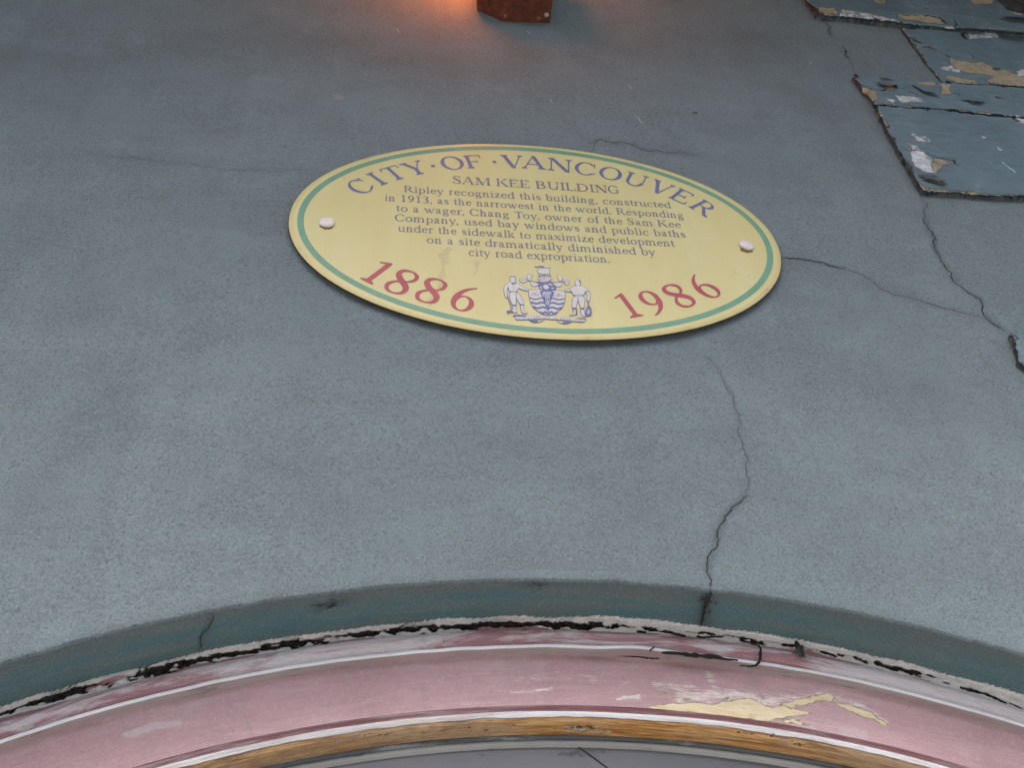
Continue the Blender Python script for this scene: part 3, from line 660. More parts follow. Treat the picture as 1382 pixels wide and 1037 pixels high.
# ------------------------------------------------------------------ corner blocks
def block(name, poly, proud, patches=(), lines=(), label=None, amp=.03, it=4):
    O5 = (1070, 0, 3.577); C5 = lambda x, y: W(O5[0]+x/O5[2], O5[1]+y/O5[2], -proud)
    pw = ragged([W(x, y, -proud) for x, y in poly], .02, 2); h_ = .00115
    xs = [p[0] for p in pw]; zs = [p[1] for p in pw]
    nx = int((max(xs)-min(xs)+.01)/h_); nz_ = int((max(zs)-min(zs)+.01)/h_)
    gx_ = min(xs)-.005+h_*np.arange(nx); gz_ = min(zs)-.005+h_*np.arange(nz_)
    A_, B_ = np.meshgrid(gx_, gz_, indexing='ij'); P = np.stack([A_.ravel(), B_.ravel()], 1)
    sd = poly_sd(P, pw)
    jag = fz(P, 34, 61)*.0034+nz(P, 180, 66)*.0012
    sdj = sd+jag
    wf = np.stack([fz(P, 70, 71), fz(P, 70, 74)], 1)*.0052; Q = P+wf
    Rw = np.zeros(len(P)); Gw = np.zeros(len(P)); Bw = np.zeros(len(P))
    for pts, mi, am in patches:
        m = np.clip(.5+poly_sd(Q, [C5(*p) for p in pts])/.0085, 0, 1)
        if mi in (2, 4): Rw = np.maximum(Rw, m*(1 if mi == 2 else .85))
        elif mi in (3, 7): Gw = np.maximum(Gw, m*(1 if mi == 3 else .52))
        else: Bw = np.maximum(Bw, m*.8)
    dl = np.full(len(P), 9.0)
    for pts, wd_, mi in lines:
        d = line_d(P+wf*.5, ragged([C5(*p) for p in pts], .14, 3, False))
        if mi == 7: Gw = np.maximum(Gw, np.clip(1.2-d/.0012, 0, 1)); continue
        wv = max(.0011, wd_*.55)*(1+.7*nz(P, 60, 81)); Bw = np.maximum(Bw, np.clip(1.15-.65*d/wv, 0, 1)); dl = np.minimum(dl, d)
    edge = np.clip(1-sdj/.006, 0, 1)
    eg = fz(P, 48, 91)
    Bw = np.maximum(Bw, np.clip(edge*.38+eg*1.2-.22, 0, .75)*(edge > 0))
    Rw = np.maximum(Rw, np.clip(edge*.7+fz(P, 40, 95)*1.1-.25, 0, 1)*(edge > 0))
    band = np.exp(-np.maximum(sdj, 0)/.016); sp_ = fz(P, 62, 111)
    Bw = np.maximum(Bw, np.clip((sp_+.9*band-.95)*3, 0, .9)); Gw = np.maximum(Gw, np.clip((fz(P, 50, 115)+.75*band-.85)*2.5, 0, .62)); Rw = np.maximum(Rw, np.clip((fz(P, 38, 119)+.8*band-.85)*2.5, 0, .75))
    lift = np.exp(-((dl-.004)/.004)**2)*np.clip(.5+fz(P, 30, 99), 0, 1)*.0022
    y = -proud+.0018*Rw+.0030*Bw+.0018*edge**2+fz(P, 11, 101)*.0016+fz(P, 18, 130, 75)*.0010+nz(P, 90, 105)*.0004-lift
    y = np.minimum(y, -.0006)
    V = np.stack([P[:, 0], y, P[:, 1]], 1)
    keep = (sdj > 0).reshape(nx, nz_)
    ck = keep[:-1, :-1] & keep[1:, :-1] & keep[1:, 1:] & keep[:-1, 1:]
    idx = np.arange(nx*nz_).reshape(nx, nz_)
    F = np.stack([idx[:-1, :-1][ck], idx[1:, :-1][ck], idx[1:, 1:][ck], idx[:-1, 1:][ck]], 1)
    # side walls round the ragged outline
    pad = np.zeros((nx+1, nz_+1), bool); pad[1:-1, 1:-1] = ck
    side = []
    for (di, dj, a_, b_) in ((-1, 0, (0, 0), (0, 1)), (1, 0, (1, 1), (1, 0)), (0, -1, (1, 0), (0, 0)), (0, 1, (0, 1), (1, 1))):
        nb = pad[1+di:nx+di, 1+dj:nz_+dj]; I, J = np.nonzero(ck & ~nb)
        side.append(np.stack([idx[I+a_[0], J+a_[1]], idx[I+b_[0], J+b_[1]]], 1))
    side = np.concatenate(side); n0 = len(V)
    back = V.copy(); back[:, 1] = .004
    used = np.unique(side); mp = np.full(n0, -1); mp[used] = n0+np.arange(len(used))
    V = np.concatenate([V, back[used]]); Wr = np.stack([Rw, Gw, Bw], 1); Wr = np.concatenate([Wr, Wr[used]])
    F2 = np.stack([side[:, 0], mp[side[:, 0]], mp[side[:, 1]], side[:, 1]], 1)
    mi_ = np.concatenate([np.zeros(len(F), np.int32), np.ones(len(F2), np.int32)])
    FF = np.concatenate([F, F2]); us = np.unique(FF); rm = np.full(len(V), -1); rm[us] = np.arange(len(us))
    o = grid_mesh(name, V[us], rm[FF], [M['quoin'], M['rotten']], BLD, mi_, V[us][:, [0, 2]], Wr[us])
    if label: o['label'] = label
    return o
M['bbeige'] = plain('weathered_plaster', (.36, .31, .21), .85, .5, 55, .002, .2)
M['bwhite'] = plain('weathered_white', (.52, .55, .57), .7, .2, 60, .0012, .3)
M['pale'] = plain('chalky_paint', (.27, .31, .335), .7, .2, 60, .001)
block('corner_block', [(1104, 17), (1150, 21), (1200, 27), (1285, 37), (1330, 38), (1500, 50), (1500, -80), (1045, -80), (1086, -6)], .012,
      [([(130, 30), (200, 40), (225, 65), (150, 62), (120, 50)], 4, .2), ([(230, 45), (300, 50), (420, 75), (520, 95), (640, 115), (700, 128), (500, 112), (300, 85), (160, 72), (220, 62)], 7, .12),
       ([(500, 68), (640, 72), (720, 95), (740, 112), (640, 105), (520, 88)], 2, .2), ([(390, -5), (450, -5), (445, 14), (405, 12)], 2, .2), ([(850, -8), (980, -8), (960, 14), (880, 16)], 2, .2),
       ([(980, -10), (1150, -10), (1150, 70), (1090, 60), (1040, 45), (1010, 20)], 6, .2), ([(1040, 40), (1070, 20), (1110, 55), (1116, 75), (1070, 70)], 7, .15)],
      [([(130, 40), (230, 45), (330, 62), (420, 70)], .0022, 5), ([(420, 70), (500, 66), (560, 70)], .0016, 5), ([(640, 72), (710, 80), (740, 108)], .004, 5), ([(780, 90), (783, 130)], .0016, 5), ([(60, -5), (100, 30), (120, 60)], .006, 5), ([(860, 20), (910, 35), (940, 42)], .003, 5), ([(640, 35), (660, 40)], .003, 5)],
      'topmost flaking corner block with a chipped lower lip')
block('corner_block', [(1216, 36), (1240, 37), (1500, 47), (1500, 124), (1386, 115), (1330, 112), (1270, 108), (1245, 76)], .004,
      [([(755, 275), (800, 290), (870, 300), (920, 298), (980, 325), (1040, 335), (1130, 375), (1130, 407), (1050, 405), (960, 395), (935, 385), (970, 365), (880, 350), (830, 345), (790, 325), (765, 300)], 2, .13),
       ([(740, 360), (800, 368), (880, 385), (900, 398), (800, 390), (730, 375)], 2, .15), ([(1080, 345), (1130, 325), (1130, 368), (1090, 360)], 3, .2), ([(700, 320), (760, 310), (830, 335), (800, 350), (720, 340)], 7, .2),
       ([(960, 318), (1000, 315), (1005, 328), (975, 330)], 6, .2), ([(830, 150), (900, 140), (990, 150), (1000, 185), (850, 188)], 7, .15)],
      [([(500, 130), (525, 150), (550, 175), (610, 200)], .0042, 5), ([(590, 196), (615, 200)], .007, 5), ([(630, 222), (660, 226), (695, 238)], .0042, 5), ([(725, 262), (760, 268)], .0026, 5), ([(610, 200), (690, 235), (760, 268)], .001, 5), ([(820, 150), (838, 185)], .005, 5), ([(550, 175), (600, 250), (660, 330), (700, 375)], .0016, 5), ([(845, 250), (870, 275)], .0008, 3), ([(910, 235), (930, 233)], .0014, 3)],
      'recessed corner block with a large bare yellow patch')
block('corner_block', [(1152, 101), (1190, 103), (1230, 107), (1270, 109), (1386, 117), (1500, 126), (1500, 166), (1386, 157), (1320, 151), (1250, 143), (1181, 138.5), (1166, 122)], .008,
      [([(330, 415), (400, 440), (420, 470), (380, 488), (345, 465), (325, 430)], 4, .15), ([(425, 395), (470, 405), (492, 437), (455, 430)], 2, .2), ([(570, 380), (700, 392), (690, 410), (620, 405)], 2, .2), ([(715, 402), (765, 400), (760, 455), (715, 452)], 4, .2),
       ([(445, 476), (500, 482), (480, 492)], 3, .2), ([(480, 455), (600, 460), (650, 490), (520, 500)], 7, .2), ([(310, 358), (420, 370), (600, 385), (420, 380)], 7, .1)],
      [([(285, 362), (300, 360)], .012, 5), ([(295, 375), (330, 405), (380, 428), (430, 437), (480, 432)], .0034, 5), ([(420, 380), (470, 390), (500, 425), (560, 435), (640, 470), (725, 492)], .0022, 5), ([(470, 400), (500, 425)], .003, 5), ([(820, 490), (870, 478), (930, 495)], .0028, 5), ([(780, 450), (805, 453)], .005, 5), ([(985, 468), (1020, 475)], .0045, 5), ([(430, 378), (475, 388)], .005, 5), ([(690, 375), (720, 390)], .003, 5)],
      'narrow cracked corner block strip of lifting paint')
block('corner_block', [(1182, 141), (1250, 145), (1320, 153), (1386, 159.5), (1500, 169), (1500, 274), (1386, 264), (1300, 259), (1246, 255), (1222, 216)], .0095,
      [([(570, 730), (600, 728), (640, 745), (675, 770), (668, 795), (685, 835), (640, 825), (590, 805), (575, 770)], 3, .14), ([(680, 750), (720, 765), (770, 790), (730, 800), (690, 830), (670, 800)], 4, .2), ([(610, 840), (680, 842), (740, 890), (700, 890), (620, 865)], 4, .2), ([(540, 690), (600, 700), (640, 735), (570, 725)], 7, .2),
       ([(560, 640), (640, 655), (680, 690), (600, 690)], 7, .25), ([(885, 542), (945, 538), (930, 552)], 3, .2), ([(965, 537), (1010, 527), (1000, 542)], 3, .2), ([(1080, 570), (1130, 555), (1130, 598), (1090, 590)], 3, .2), ([(915, 655), (935, 662), (925, 668)], 3, .2), ([(990, 710), (1015, 720), (1000, 725)], 3, .2), ([(545, 715), (565, 712), (560, 725)], 2, .2)],
      [([(1010, 780), (1040, 808), (1075, 833)], .0014, 7), ([(400, 505), (420, 580), (470, 660), (500, 715), (535, 765), (575, 830), (610, 900)], .0024, 5), ([(460, 650), (490, 665), (480, 700)], .005, 6), ([(530, 765), (570, 800), (580, 835)], .0034, 5), ([(640, 740), (700, 760), (780, 775), (798, 800)], .003, 6), ([(620, 850), (680, 845), (738, 885)], .005, 6), ([(600, 655), (635, 670)], .002, 5), ([(445, 610), (465, 605)], .004, 5), ([(1020, 545), (1060, 565), (1085, 580)], .007, 5)],
      'large smooth corner block with a white chip near its lower corner')
block('corner_block', [(1363, 447), (1400, 449), (1500, 458), (1500, 560), (1430, 520), (1388, 494), (1376, 486), (1370, 462)], .010,
      [([(1130, 1635), (1170, 1650), (1160, 1690), (1120, 1670)], 3, .2)], [([(1045, 1610), (1075, 1620), (1090, 1640)], .002, 5)], 'lowest corner block with a crumbling edge', .06)
# lifted paint flakes standing off the blocks
fk = MB()
def flake(pts, d0, lift_, mi=0):
    P = ragged([W(x, y, d0) for x, y in pts], .12, 2)
    zc = max(p[1] for p in P); zl = min(p[1] for p in P)
    V = [(x, d0-.0012-lift_*((zc-z)/(zc-zl+1e-6))**1.5, z) for x, z in P]
    if sum(P[i][0]*P[(i+1) % len(P)][1]-P[(i+1) % len(P)][0]*P[i][1] for i in range(len(P))) < 0: V.reverse()
    cx_ = tuple(sum(v_[k] for v_ in V)/len(V) for k in range(3))
    for i in range(len(V)): fk.face([cx_, V[i], V[(i+1) % len(V)]], mi)
flake([(1288, 36), (1310, 33), (1322, 37), (1330, 33), (1338, 40), (1326, 46), (1308, 44), (1296, 48)], -.006, .012)
flake([(1330, 36), (1345, 37), (1362, 46), (1375, 50), (1392, 46), (1392, 54), (1365, 54), (1345, 48)], -.006, .014, 1)
flake([(1348, 26), (1362, 22), (1392, 20), (1392, 32), (1366, 30)], -.012, .010)
flake([(1188, 107), (1204, 109), (1212, 117), (1200, 121), (1186, 117)], -.0085, .006, 1)
flake([(1226, 112), (1252, 118), (1268, 130), (1245, 127)], -.0085, .005)
flake([(1246, 210), (1262, 216), (1284, 222), (1293, 224), (1270, 219)], -.010, .006)
flake([(1240, 236), (1260, 238), (1276, 248), (1270, 252), (1248, 244)], -.010, .008, 1)
flake([(1298, 136), (1312, 133), (1330, 139), (1312, 141)], -.0085, .005)
o = fk.build('paint_flakes', [M['quoin'], M['rotten']], BLD); o['kind'] = 'stuff'
# projecting storey above the street wall (outside the picture; it shades the wall)
bay = MB(); box(bay, (X0+.2, -.95, 3.92), (X1-.2, -.002, 4.9))
bay.build('bay_window', [M['soffit']], BLD)

# ------------------------------------------------------------------ plaque
PL = empty('wall_plaque', (PX, 0, PZ))
tag(PL, 'oval yellow enamel plaque with blue lettering, red dates and a crest, screwed to the wall', 'plaque')
def pl(u, v_, k=0.0):            # plaque units (half width = 1) -> world
    return (PX+u*PA, YF-k, PZ+v_*PA)
ASP = PB/PA
body = MB(); N = 220
def ringp(s, y):
    r = []
    for k in range(N):
        a_ = 2*math.pi*k/N; e = 2/2.04
        c_, s2 = math.cos(a_), math.sin(a_)
        x = math.copysign(abs(c_)**e, c_); z = math.copysign(abs(s2)**e, s2)
        r.append((PX+PA*x-(1-s)*PA*c_, y, PZ+.007*PA+PB*z-(1-s)*PA*s2))
    return r
body.grid([ringp(s, y) for s, y in ((.972, YF), (.980, YF+.0001))], 0, None, True, True)
body.grid([ringp(s, y) for s, y in ((.980, YF+.0001), (.988, YF+.0003), (.994, YF+.0007), (.998, YF+.0014))], 1, None, True, True)
body.grid([ringp(s, y) for s, y in ((.998, YF+.0014), (1.0, YF+.0022), (1.0, -.0045), (.985, -.003))], 2, None, True, True)
body.face(ringp(.972, YF), 0)
body.face(list(reversed(ringp(.985, -.003))), 2)
body.build('plate', [M['yellow'], M['rim'], M['rust']], PL)
gr_ = MB()
def ell_ring(a_, b_, k): return [pl(a_*math.cos(2*math.pi*i/N), .008+b_*math.sin(2*math.pi*i/N), k) for i in range(N)]
gr_.grid([ell_ring(.9655, .6490, .0003), ell_ring(.9400, .6215, .0003)], 0, None, True, True)
gr_.build('green_border', [M['green']], PL)
def smear(pts, k, name, mat):
    sm_ = MB()
    P = ragged(pts, .22, 3)
    Q = [W(x, y, YF) for x, y in P]
    sm_.face([(x, YF-.00012-.00001*k, z) for x, z in Q], 0)
    sm_.build(name, [mat], PL)
for k, c_ in enumerate(((441, 305), (1008, 337))):  # rust below the screws; the left mark also paints its shadow line
    smear([(c_[0]-9, c_[1]-2), (c_[0]+9, c_[1]-2), (c_[0]+8, c_[1]+3), (c_[0]+1, c_[1]+4.5), (c_[0]-5, c_[1]+3.5), (c_[0]-9, c_[1]+2)], k, 'rust_shade_mark', M['rust_shade'])
smear([(598, 338), (612, 335), (606, 350), (603, 372), (596, 392), (590, 388), (596, 360), (592, 348)], 3, 'dirt_smear', M['rust_shade2'])
smear([(640, 352), (650, 355), (645, 366), (638, 372), (641, 360)], 4, 'dirt_smear', M['rust_shade2'])
smear([(577, 405), (586, 396), (592, 398), (582, 414)], 5, 'dirt_smear', M['rust_shade2'])

# -------- lettering: a small serif alphabet drawn as polygons, cap height = 1
def arc(cx, cy, rx, ry, tx, ty, a0, a1, n=18):
    P = []
    for i in range(n):
        q = []
        for t_ in (a0+(a1-a0)*i/n, a0+(a1-a0)*(i+1)/n):
            t_ = math.radians(t_); c_, s2 = math.cos(t_), math.sin(t_)
            q.append(((cx+rx*c_, cy+ry*s2), (cx+(rx-tx)*c_, cy+(ry-ty)*s2)))
        P.append([q[0][0], q[1][0], q[1][1], q[0][1]])
    return P
def spl(K, n=7):
    pts = [Vector(k) for k in K]; out = []
    for i in range(len(pts)-1):
        p0, p1, p2, p3 = pts[max(i-1, 0)], pts[i], pts[i+1], pts[min(i+2, len(pts)-1)]
        for j in range(n):
            t_ = j/n
            out.append(.5*((2*p1)+(p2-p0)*t_+(2*p0-5*p1+4*p2-p3)*t_*t_+(3*p1-p0-3*p2+p3)*t_**3))
    out.append(pts[-1]); return out
def brush(K, n=7):
    "K: (x, y, width) knots"
    Q = spl(K, n); L = []; R = []
    for i, q in enumerate(Q):
        d = Q[min(i+1, len(Q)-1)]-Q[max(i-1, 0)]; d = Vector((d.x, d.y)); d.normalize()
        h = Vector((-d.y, d.x))*max(.012, q.z)/2; c_ = Vector((q.x, q.y)); L.append(c_+h); R.append(c_-h)
    return [[tuple(L[i]), tuple(L[i+1]), tuple(R[i+1]), tuple(R[i])] for i in range(len(Q)-1)]
def rect(x0, y0, x1, y1): return [[(x0, y0), (x1, y0), (x1, y1), (x0, y1)]]
HL = .055
def foot(x0, x1, y, e0=.09, e1=.09, up_=1):
    h = HL*up_
    return [[(x0-e0, y), (x1+e1, y), (x1+e1, y+h*.75), (x1+.012, y+h*1.9), (x0-.012, y+h*1.9), (x0-e0, y+h*.75)]]
def stem(x, w_, y0=0, y1=1, lo=1, hi=1, e=.09):
    P = rect(x, y0, x+w_, y1)
    if lo: P += foot(x, x+w_, y0, e, e)
    if hi == 1: P += foot(x, x+w_, y1, e, e, -1)
    if hi == 2: P += [[(x-.11, y1-.06), (x+w_*.6, y1+.02), (x+w_*.6, y1-.10), (x, y1-.10)]]
    return P
def diag(x0, y0, x1, y1, w_): return [[(x0, y0), (x0+w_, y0), (x1+w_, y1), (x1, y1)]]
def fl(x0, x1, y, d, ln=.2):     # beak at the end of an arm
    return [[(x1-.05, y), (x1, y), (x1+.02, y+d*ln), (x1-.03, y+d*ln)]]
T, t2, X = .145, .062, .685
def dot(x, y, r): return [[(x+r*math.cos(k*.5236), y+r*math.sin(k*.5236)) for k in range(12)]]
def shoulder(x, w_, wd_=.36):    # n-like branch from stem at x
    return brush([(x+w_*.6, X*.72, .05), (x+w_+.10, X*.95, .07), (x+w_+wd_*.62, X*.93, .10), (x+w_+wd_*.80, X*.72, .12), (x+w_+wd_*.82, X*.5, .12)], 5)+rect(x+w_+wd_*.82-.06, .0, x+w_+wd_*.82+.06, X*.55)+foot(x+w_+wd_*.82-.06, x+w_+wd_*.82+.06, 0, .08, .08)
LS = .125
GL = {
 'A': (1.08, lambda: diag(.06, 0, .50, 1.02, .055)+diag(.80, 0, .44, 1.02, .165)+rect(.24, .33, .78, .385)+foot(.06, .115, 0, .08, .12)+foot(.80, .965, 0, .12, .06)),
 'B': (.98, lambda: stem(.12, T, 0, 1, 1, 1, .08)+arc(.42, .755, .36, .245, .14, .05, -90, 90)+rect(.2, .95, .44, 1)+rect(.2, .49, .44, .54)+arc(.45, .265, .41, .265, .15, .055, -90, 90)+rect(.2, 0, .46, .055)),
 'C': (1.0, lambda: arc(.52, .5, .47, .52, .155, .055, 42, 318, 30)+[[(.86, .66), (.90, .66), (.91, 1.0), (.87, 1.0)]]+brush([(.86, .15, .07), (.90, .19, .05), (.94, .24, .04)])),
 'D': (1.08, lambda: stem(.12, T, 0, 1, 1, 1, .08)+arc(.46, .5, .54, .5, .155, .055, -90, 90, 24)+rect(.2, .945, .47, 1)+rect(.2, 0, .47, .055)),
 'E': (.92, lambda: stem(.12, T, 0, 1, 1, 1, .08)+rect(.2, .945, .78, 1)+rect(.2, 0, .82, .055)+rect(.2, .475, .6, .53)+fl(.2, .78, 1, -1, .22)+fl(.2, .83, 0, 1, .25)+[[(.56, .39), (.60, .39), (.60, .62), (.56, .62)]]),
 'F': (.84, lambda: stem(.12, T, 0, 1, 1, 1, .08)+rect(.2, .945, .76, 1)+rect(.2, .475, .58, .53)+fl(.2, .76, 1, -1, .24)+[[(.54, .39), (.58, .39), (.58, .62), (.54, .62)]]),
 'G': (1.09, lambda: arc(.52, .5, .47, .52, .155, .055, 42, 300, 30)+[[(.86, .66), (.90, .66), (.91, 1.0), (.87, 1.0)]]+rect(.76, .06, .90, .44)+rect(.62, .40, 1.02, .45)+brush([(.70, .02, .05), (.80, .05, .06), (.9, .1, .06)])),
 'I': (.50, lambda: stem(.18, T, 0, 1, 1, 1, .11)),
 'K': (1.08, lambda: stem(.12, T, 0, 1, 1, 1, .08)+diag(.26, .44, .78, 1.0, .065)+diag(.82, 0, .38, .58, .19)+foot(.74, .86, 1, .08, .1, -1)+foot(.84, .98, 0, .1, .08)),
 'L': (.92, lambda: stem(.12, T, 0, 1, 1, 1, .08)+rect(.2, 0, .82, .055)+fl(.2, .84, 0, 1, .27)),
 'M': (1.34, lambda: rect(.15, 0, .21, 1)+foot(.15, .21, 0, .11, .11)+diag(.56, 0, .15, 1, .19)+diag(.60, 0, 1.02, 1, .055)+stem(1.05, T+.01, 0, 1, 1, 1, .09)+foot(.15, .25, 1, .1, .02, -1)),
 'N': (1.08, lambda: rect(.15, 0, .21, 1)+foot(.15, .21, 0, .12, .12)+diag(.80, -.01, .10, 1, .19)+rect(.90, -.01, .96, 1)+foot(.90, .96, 1, .12, .12, -1)+foot(.10, .24, 1, .08, 0, -1)),
 'O': (1.08, lambda: arc(.54, .5, .495, .52, .165, .055, 0, 360, 40)),
 'P': (.86, lambda: stem(.12, T, 0, 1, 1, 1, .08)+arc(.40, .74, .40, .26, .15, .05, -90, 90)+rect(.2, .95, .42, 1)+rect(.2, .48, .42, .53)),
 'R': (1.02, lambda: stem(.12, T, 0, 1, 1, 1, .08)+arc(.40, .745, .38, .255, .15, .05, -90, 90)+rect(.2, .95, .42, 1)+rect(.2, .49, .44, .54)+diag(.80, 0, .36, .52, .19)+foot(.84, .97, 0, .06, .08)),
 'S': (.82, lambda: brush([(.66, .76, .05), (.60, .92, .06), (.40, .985, .06), (.18, .88, .11), (.16, .70, .14), (.38, .54, .17), (.62, .38, .16), (.66, .20, .13), (.52, .05, .08), (.34, .02, .055), (.16, .10, .055), (.10, .27, .05)])+[[(.64, .70), (.68, .70), (.68, 1.0), (.645, 1.0)], [(.08, .0), (.12, .0), (.12, .31), (.08, .31)]]),
 'T': (.92, lambda: stem(.39, T, 0, 1, 1, 0, .11)+rect(.05, .945, .88, 1)+fl(0, .09, 1, -1, .24)+fl(0, .89, 1, -1, .24)),
 'U': (1.08, lambda: rect(.16, .32, .30, 1)+foot(.16, .30, 1, .1, .1, -1)+arc(.54, .33, .38, .35, .14, .06, 180, 360, 22)+rect(.865, .32, .92, 1)+foot(.865, .92, 1, .12, .11, -1)),
 'V': (1.06, lambda: diag(.44, -.02, .08, 1, .17)+diag(.50, -.02, .86, 1, .055)+foot(.08, .25, 1, .07, .09, -1)+foot(.87, .92, 1, .12, .08, -1)),
 'W': (1.42, lambda: diag(.40, -.02, .08, 1, .165)+diag(.46, -.02, .70, .8, .055)+diag(.92, -.02, .60, 1, .165)+diag(.98, -.02, 1.26, 1, .055)+foot(.08, .25, 1, .07, .09, -1)+foot(1.27, 1.32, 1, .11, .08, -1)),
 'Y': (1.06, lambda: rect(.46, 0, .61, .46)+foot(.46, .61, 0, .11, .11)+diag(.46, .42, .09, 1, .17)+diag(.55, .42, .86, 1, .055)+foot(.09, .25, 1, .08, .09, -1)+foot(.87, .92, 1, .12, .08, -1)),
 'a': (.67, lambda: brush([(.10, .52, .09), (.15, .63, .06), (.30, .66, .065), (.41, .58, .11), (.425, .45, .12)], 5)+rect(.365, .1, .485, .47)+brush([(.42, .42, .05), (.26, .36, .06), (.13, .25, .09), (.12, .12, .11), (.21, .045, .09), (.34, .07, .06), (.42, .14, .05)], 5)+brush([(.43, .12, .11), (.50, .04, .08), (.60, .07, .04)], 4)),
 'b': (.75, lambda: rect(.12, .02, .12+LS, 1.03)+stem(.12, LS, .02, 1.03, 0, 2)+arc(.38, .335, .32, .355, .125, .055, -140, 140, 22)),
 'c': (.66, lambda: arc(.35, .335, .29, .355, .125, .055, 45, 318, 22)+dot(.53, .54, .065)),
 'd': (.76, lambda: arc(.36, .335, .31, .355, .125, .055, 40, 320, 22)+stem(.53, LS, 0, 1.03, 0, 2)+[[(.60, 0), (.76, 0), (.76, .05), (.60, .09)]]),
 'e': (.66, lambda: arc(.35, .335, .29, .355, .125, .055, 8, 322, 24)+rect(.12, .37, .63, .425)),
 'f': (.50, lambda: rect(.17, 0, .17+LS, .84)+foot(.17, .17+LS, 0, .1, .12)+brush([(.235, .82, .12), (.28, .96, .09), (.40, 1.02, .055), (.50, .95, .09)], 5)+rect(.04, .62, .46, .675)),
 'g': (.74, lambda: arc(.32, .45, .235, .235, .11, .05, 0, 360, 22)+rect(.5, .60, .70, .65)+brush([(.22, .23, .05), (.15, .13, .07), (.22, .06, .10), (.42, .03, .11), (.60, -.06, .10), (.56, -.21, .07), (.34, -.31, .05), (.12, -.25, .07), (.09, -.13, .07), (.24, .0, .05)], 5)),
 'h': (.78, lambda: stem(.12, LS, 0, 1.03, 1, 2, .08)+shoulder(.12, LS)),
 'i': (.40, lambda: stem(.15, LS, 0, X, 1, 2, .09)+dot(.205, .93, .075)),
 'k': (.76, lambda: stem(.12, LS, 0, 1.03, 1, 2, .08)+diag(.24, .30, .52, .63, .06)+diag(.52, 0, .30, .40, .15)+foot(.46, .58, X, .05, .1, -1)+foot(.54, .66, 0, .08, .07)),
 'l': (.40, lambda: stem(.15, LS, 0, 1.03, 1, 2, .09)),
 'm': (1.18, lambda: stem(.12, LS, 0, X, 1, 2, .08)+shoulder(.12, LS)+shoulder(.12+.42, LS)),
 'n': (.77, lambda: stem(.12, LS, 0, X, 1, 2, .08)+shoulder(.12, LS)),
 'o': (.75, lambda: arc(.375, .335, .325, .355, .125, .055, 0, 360, 26)),
 'p': (.76, lambda: stem(.12, LS, -.32, X, 1, 2, .09)+arc(.39, .335, .32, .355, .125, .055, -140, 140, 22)),
 'r': (.52, lambda: stem(.12, LS, 0, X, 1, 2, .09)+brush([(.20, .45, .05), (.30, .62, .07), (.40, .66, .09), (.48, .60, .10)], 4)),
 's': (.58, lambda: brush([(.46, .50, .04), (.42, .63, .055), (.28, .665, .06), (.14, .58, .09), (.16, .46, .12), (.32, .35, .13), (.46, .23, .12), (.44, .09, .08), (.30, .02, .055), (.15, .06, .055), (.09, .2, .045)], 5)),
 't': (.45, lambda: rect(.15, .12, .15+LS, .84)+rect(.03, .62, .42, .675)+brush([(.21, .14, .12), (.25, .04, .09), (.34, .03, .05), (.43, .09, .04)], 4)),
 'u': (.77, lambda: rect(.12, .18, .12+LS, X)+[[(.03, X-.06), (.12, X), (.2, X), (.2, X-.08)]]+brush([(.18, .22, .12), (.22, .07, .10), (.34, .03, .07), (.48, .10, .05), (.55, .17, .04)], 5)+rect(.52, 0, .52+LS, X)+[[(.43, X-.06), (.52, X), (.6, X), (.6, X-.08)], [(.6, 0), (.75, 0), (.75, .05), (.6, .09)]]),
 'v': (.74, lambda: diag(.31, -.01, .06, X, .14)+diag(.36, -.01, .58, X, .055)+foot(.07, .19, X, .06, .06, -1)+foot(.585, .63, X, .09, .07, -1)),
 'w': (1.08, lambda: diag(.28, -.01, .05, X, .135)+diag(.33, -.01, .51, X*.9, .055)+diag(.64, -.01, .43, X, .135)+diag(.70, -.01, .91, X, .055)+foot(.06, .18, X, .06, .06, -1)+foot(.915, .96, X, .09, .07, -1)),
 'x': (.74, lambda: diag(.52, 0, .07, X, .15)+diag(.06, 0, .58, X, .055)+foot(.08, .20, X, .06, .06, -1)+foot(.575, .62, X, .09, .06, -1)+foot(.07, .12, 0, .06, .09)+foot(.54, .66, 0, .07, .06)),
 'y': (.74, lambda: diag(.31, .02, .06, X, .14)+diag(.36, .02, .58, X, .055)+foot(.07, .19, X, .06, .06, -1)+foot(.585, .63, X, .09, .07, -1)+brush([(.39, .06, .07), (.31, -.18, .05), (.20, -.30, .07), (.08, -.27, .09)], 5)),
 'z': (.66, lambda: rect(.09, X-.055, .58, X)+rect(.06, 0, .58, .055)+diag(.06, .02, .42, X-.02, .16)+fl(0, .13, X, -1, .2)+fl(0, .59, 0, 1, .2)),
 '1': (.74, lambda: rect(.30, 0, .44, .97)+foot(.30, .44, 0, .14, .14)+brush([(.12, .86, .05), (.28, .93, .06), (.42, 1.01, .05)], 4)),
 '3': (.74, lambda: brush([(.12, .78, .05), (.20, .93, .07), (.36, .985, .07), (.54, .88, .12), (.52, .68, .12), (.36, .55, .07), (.27, .52, .05)], 6)+brush([(.30, .54, .05), (.50, .46, .12), (.59, .29, .14), (.52, .10, .11), (.34, .02, .06), (.17, .05, .07), (.09, .09, .10)], 6)),
 '6': (.76, lambda: arc(.38, .30, .31, .32, .14, .05, 0, 360, 26)+brush([(.13, .28, .13), (.15, .52, .145), (.28, .78, .12), (.46, .94, .07), (.62, 1.02, .035)], 7)),
 '8': (.76, lambda: brush([(.50, .56, .06), (.62, .70, .10), (.61, .88, .11), (.42, .99, .055), (.20, .93, .11), (.15, .76, .15), (.28, .59, .165), (.46, .46, .17), (.60, .30, .155), (.58, .10, .11), (.38, .01, .055), (.17, .08, .10), (.11, .26, .115), (.20, .42, .08), (.36, .52, .06), (.50, .56, .06)], 7)),
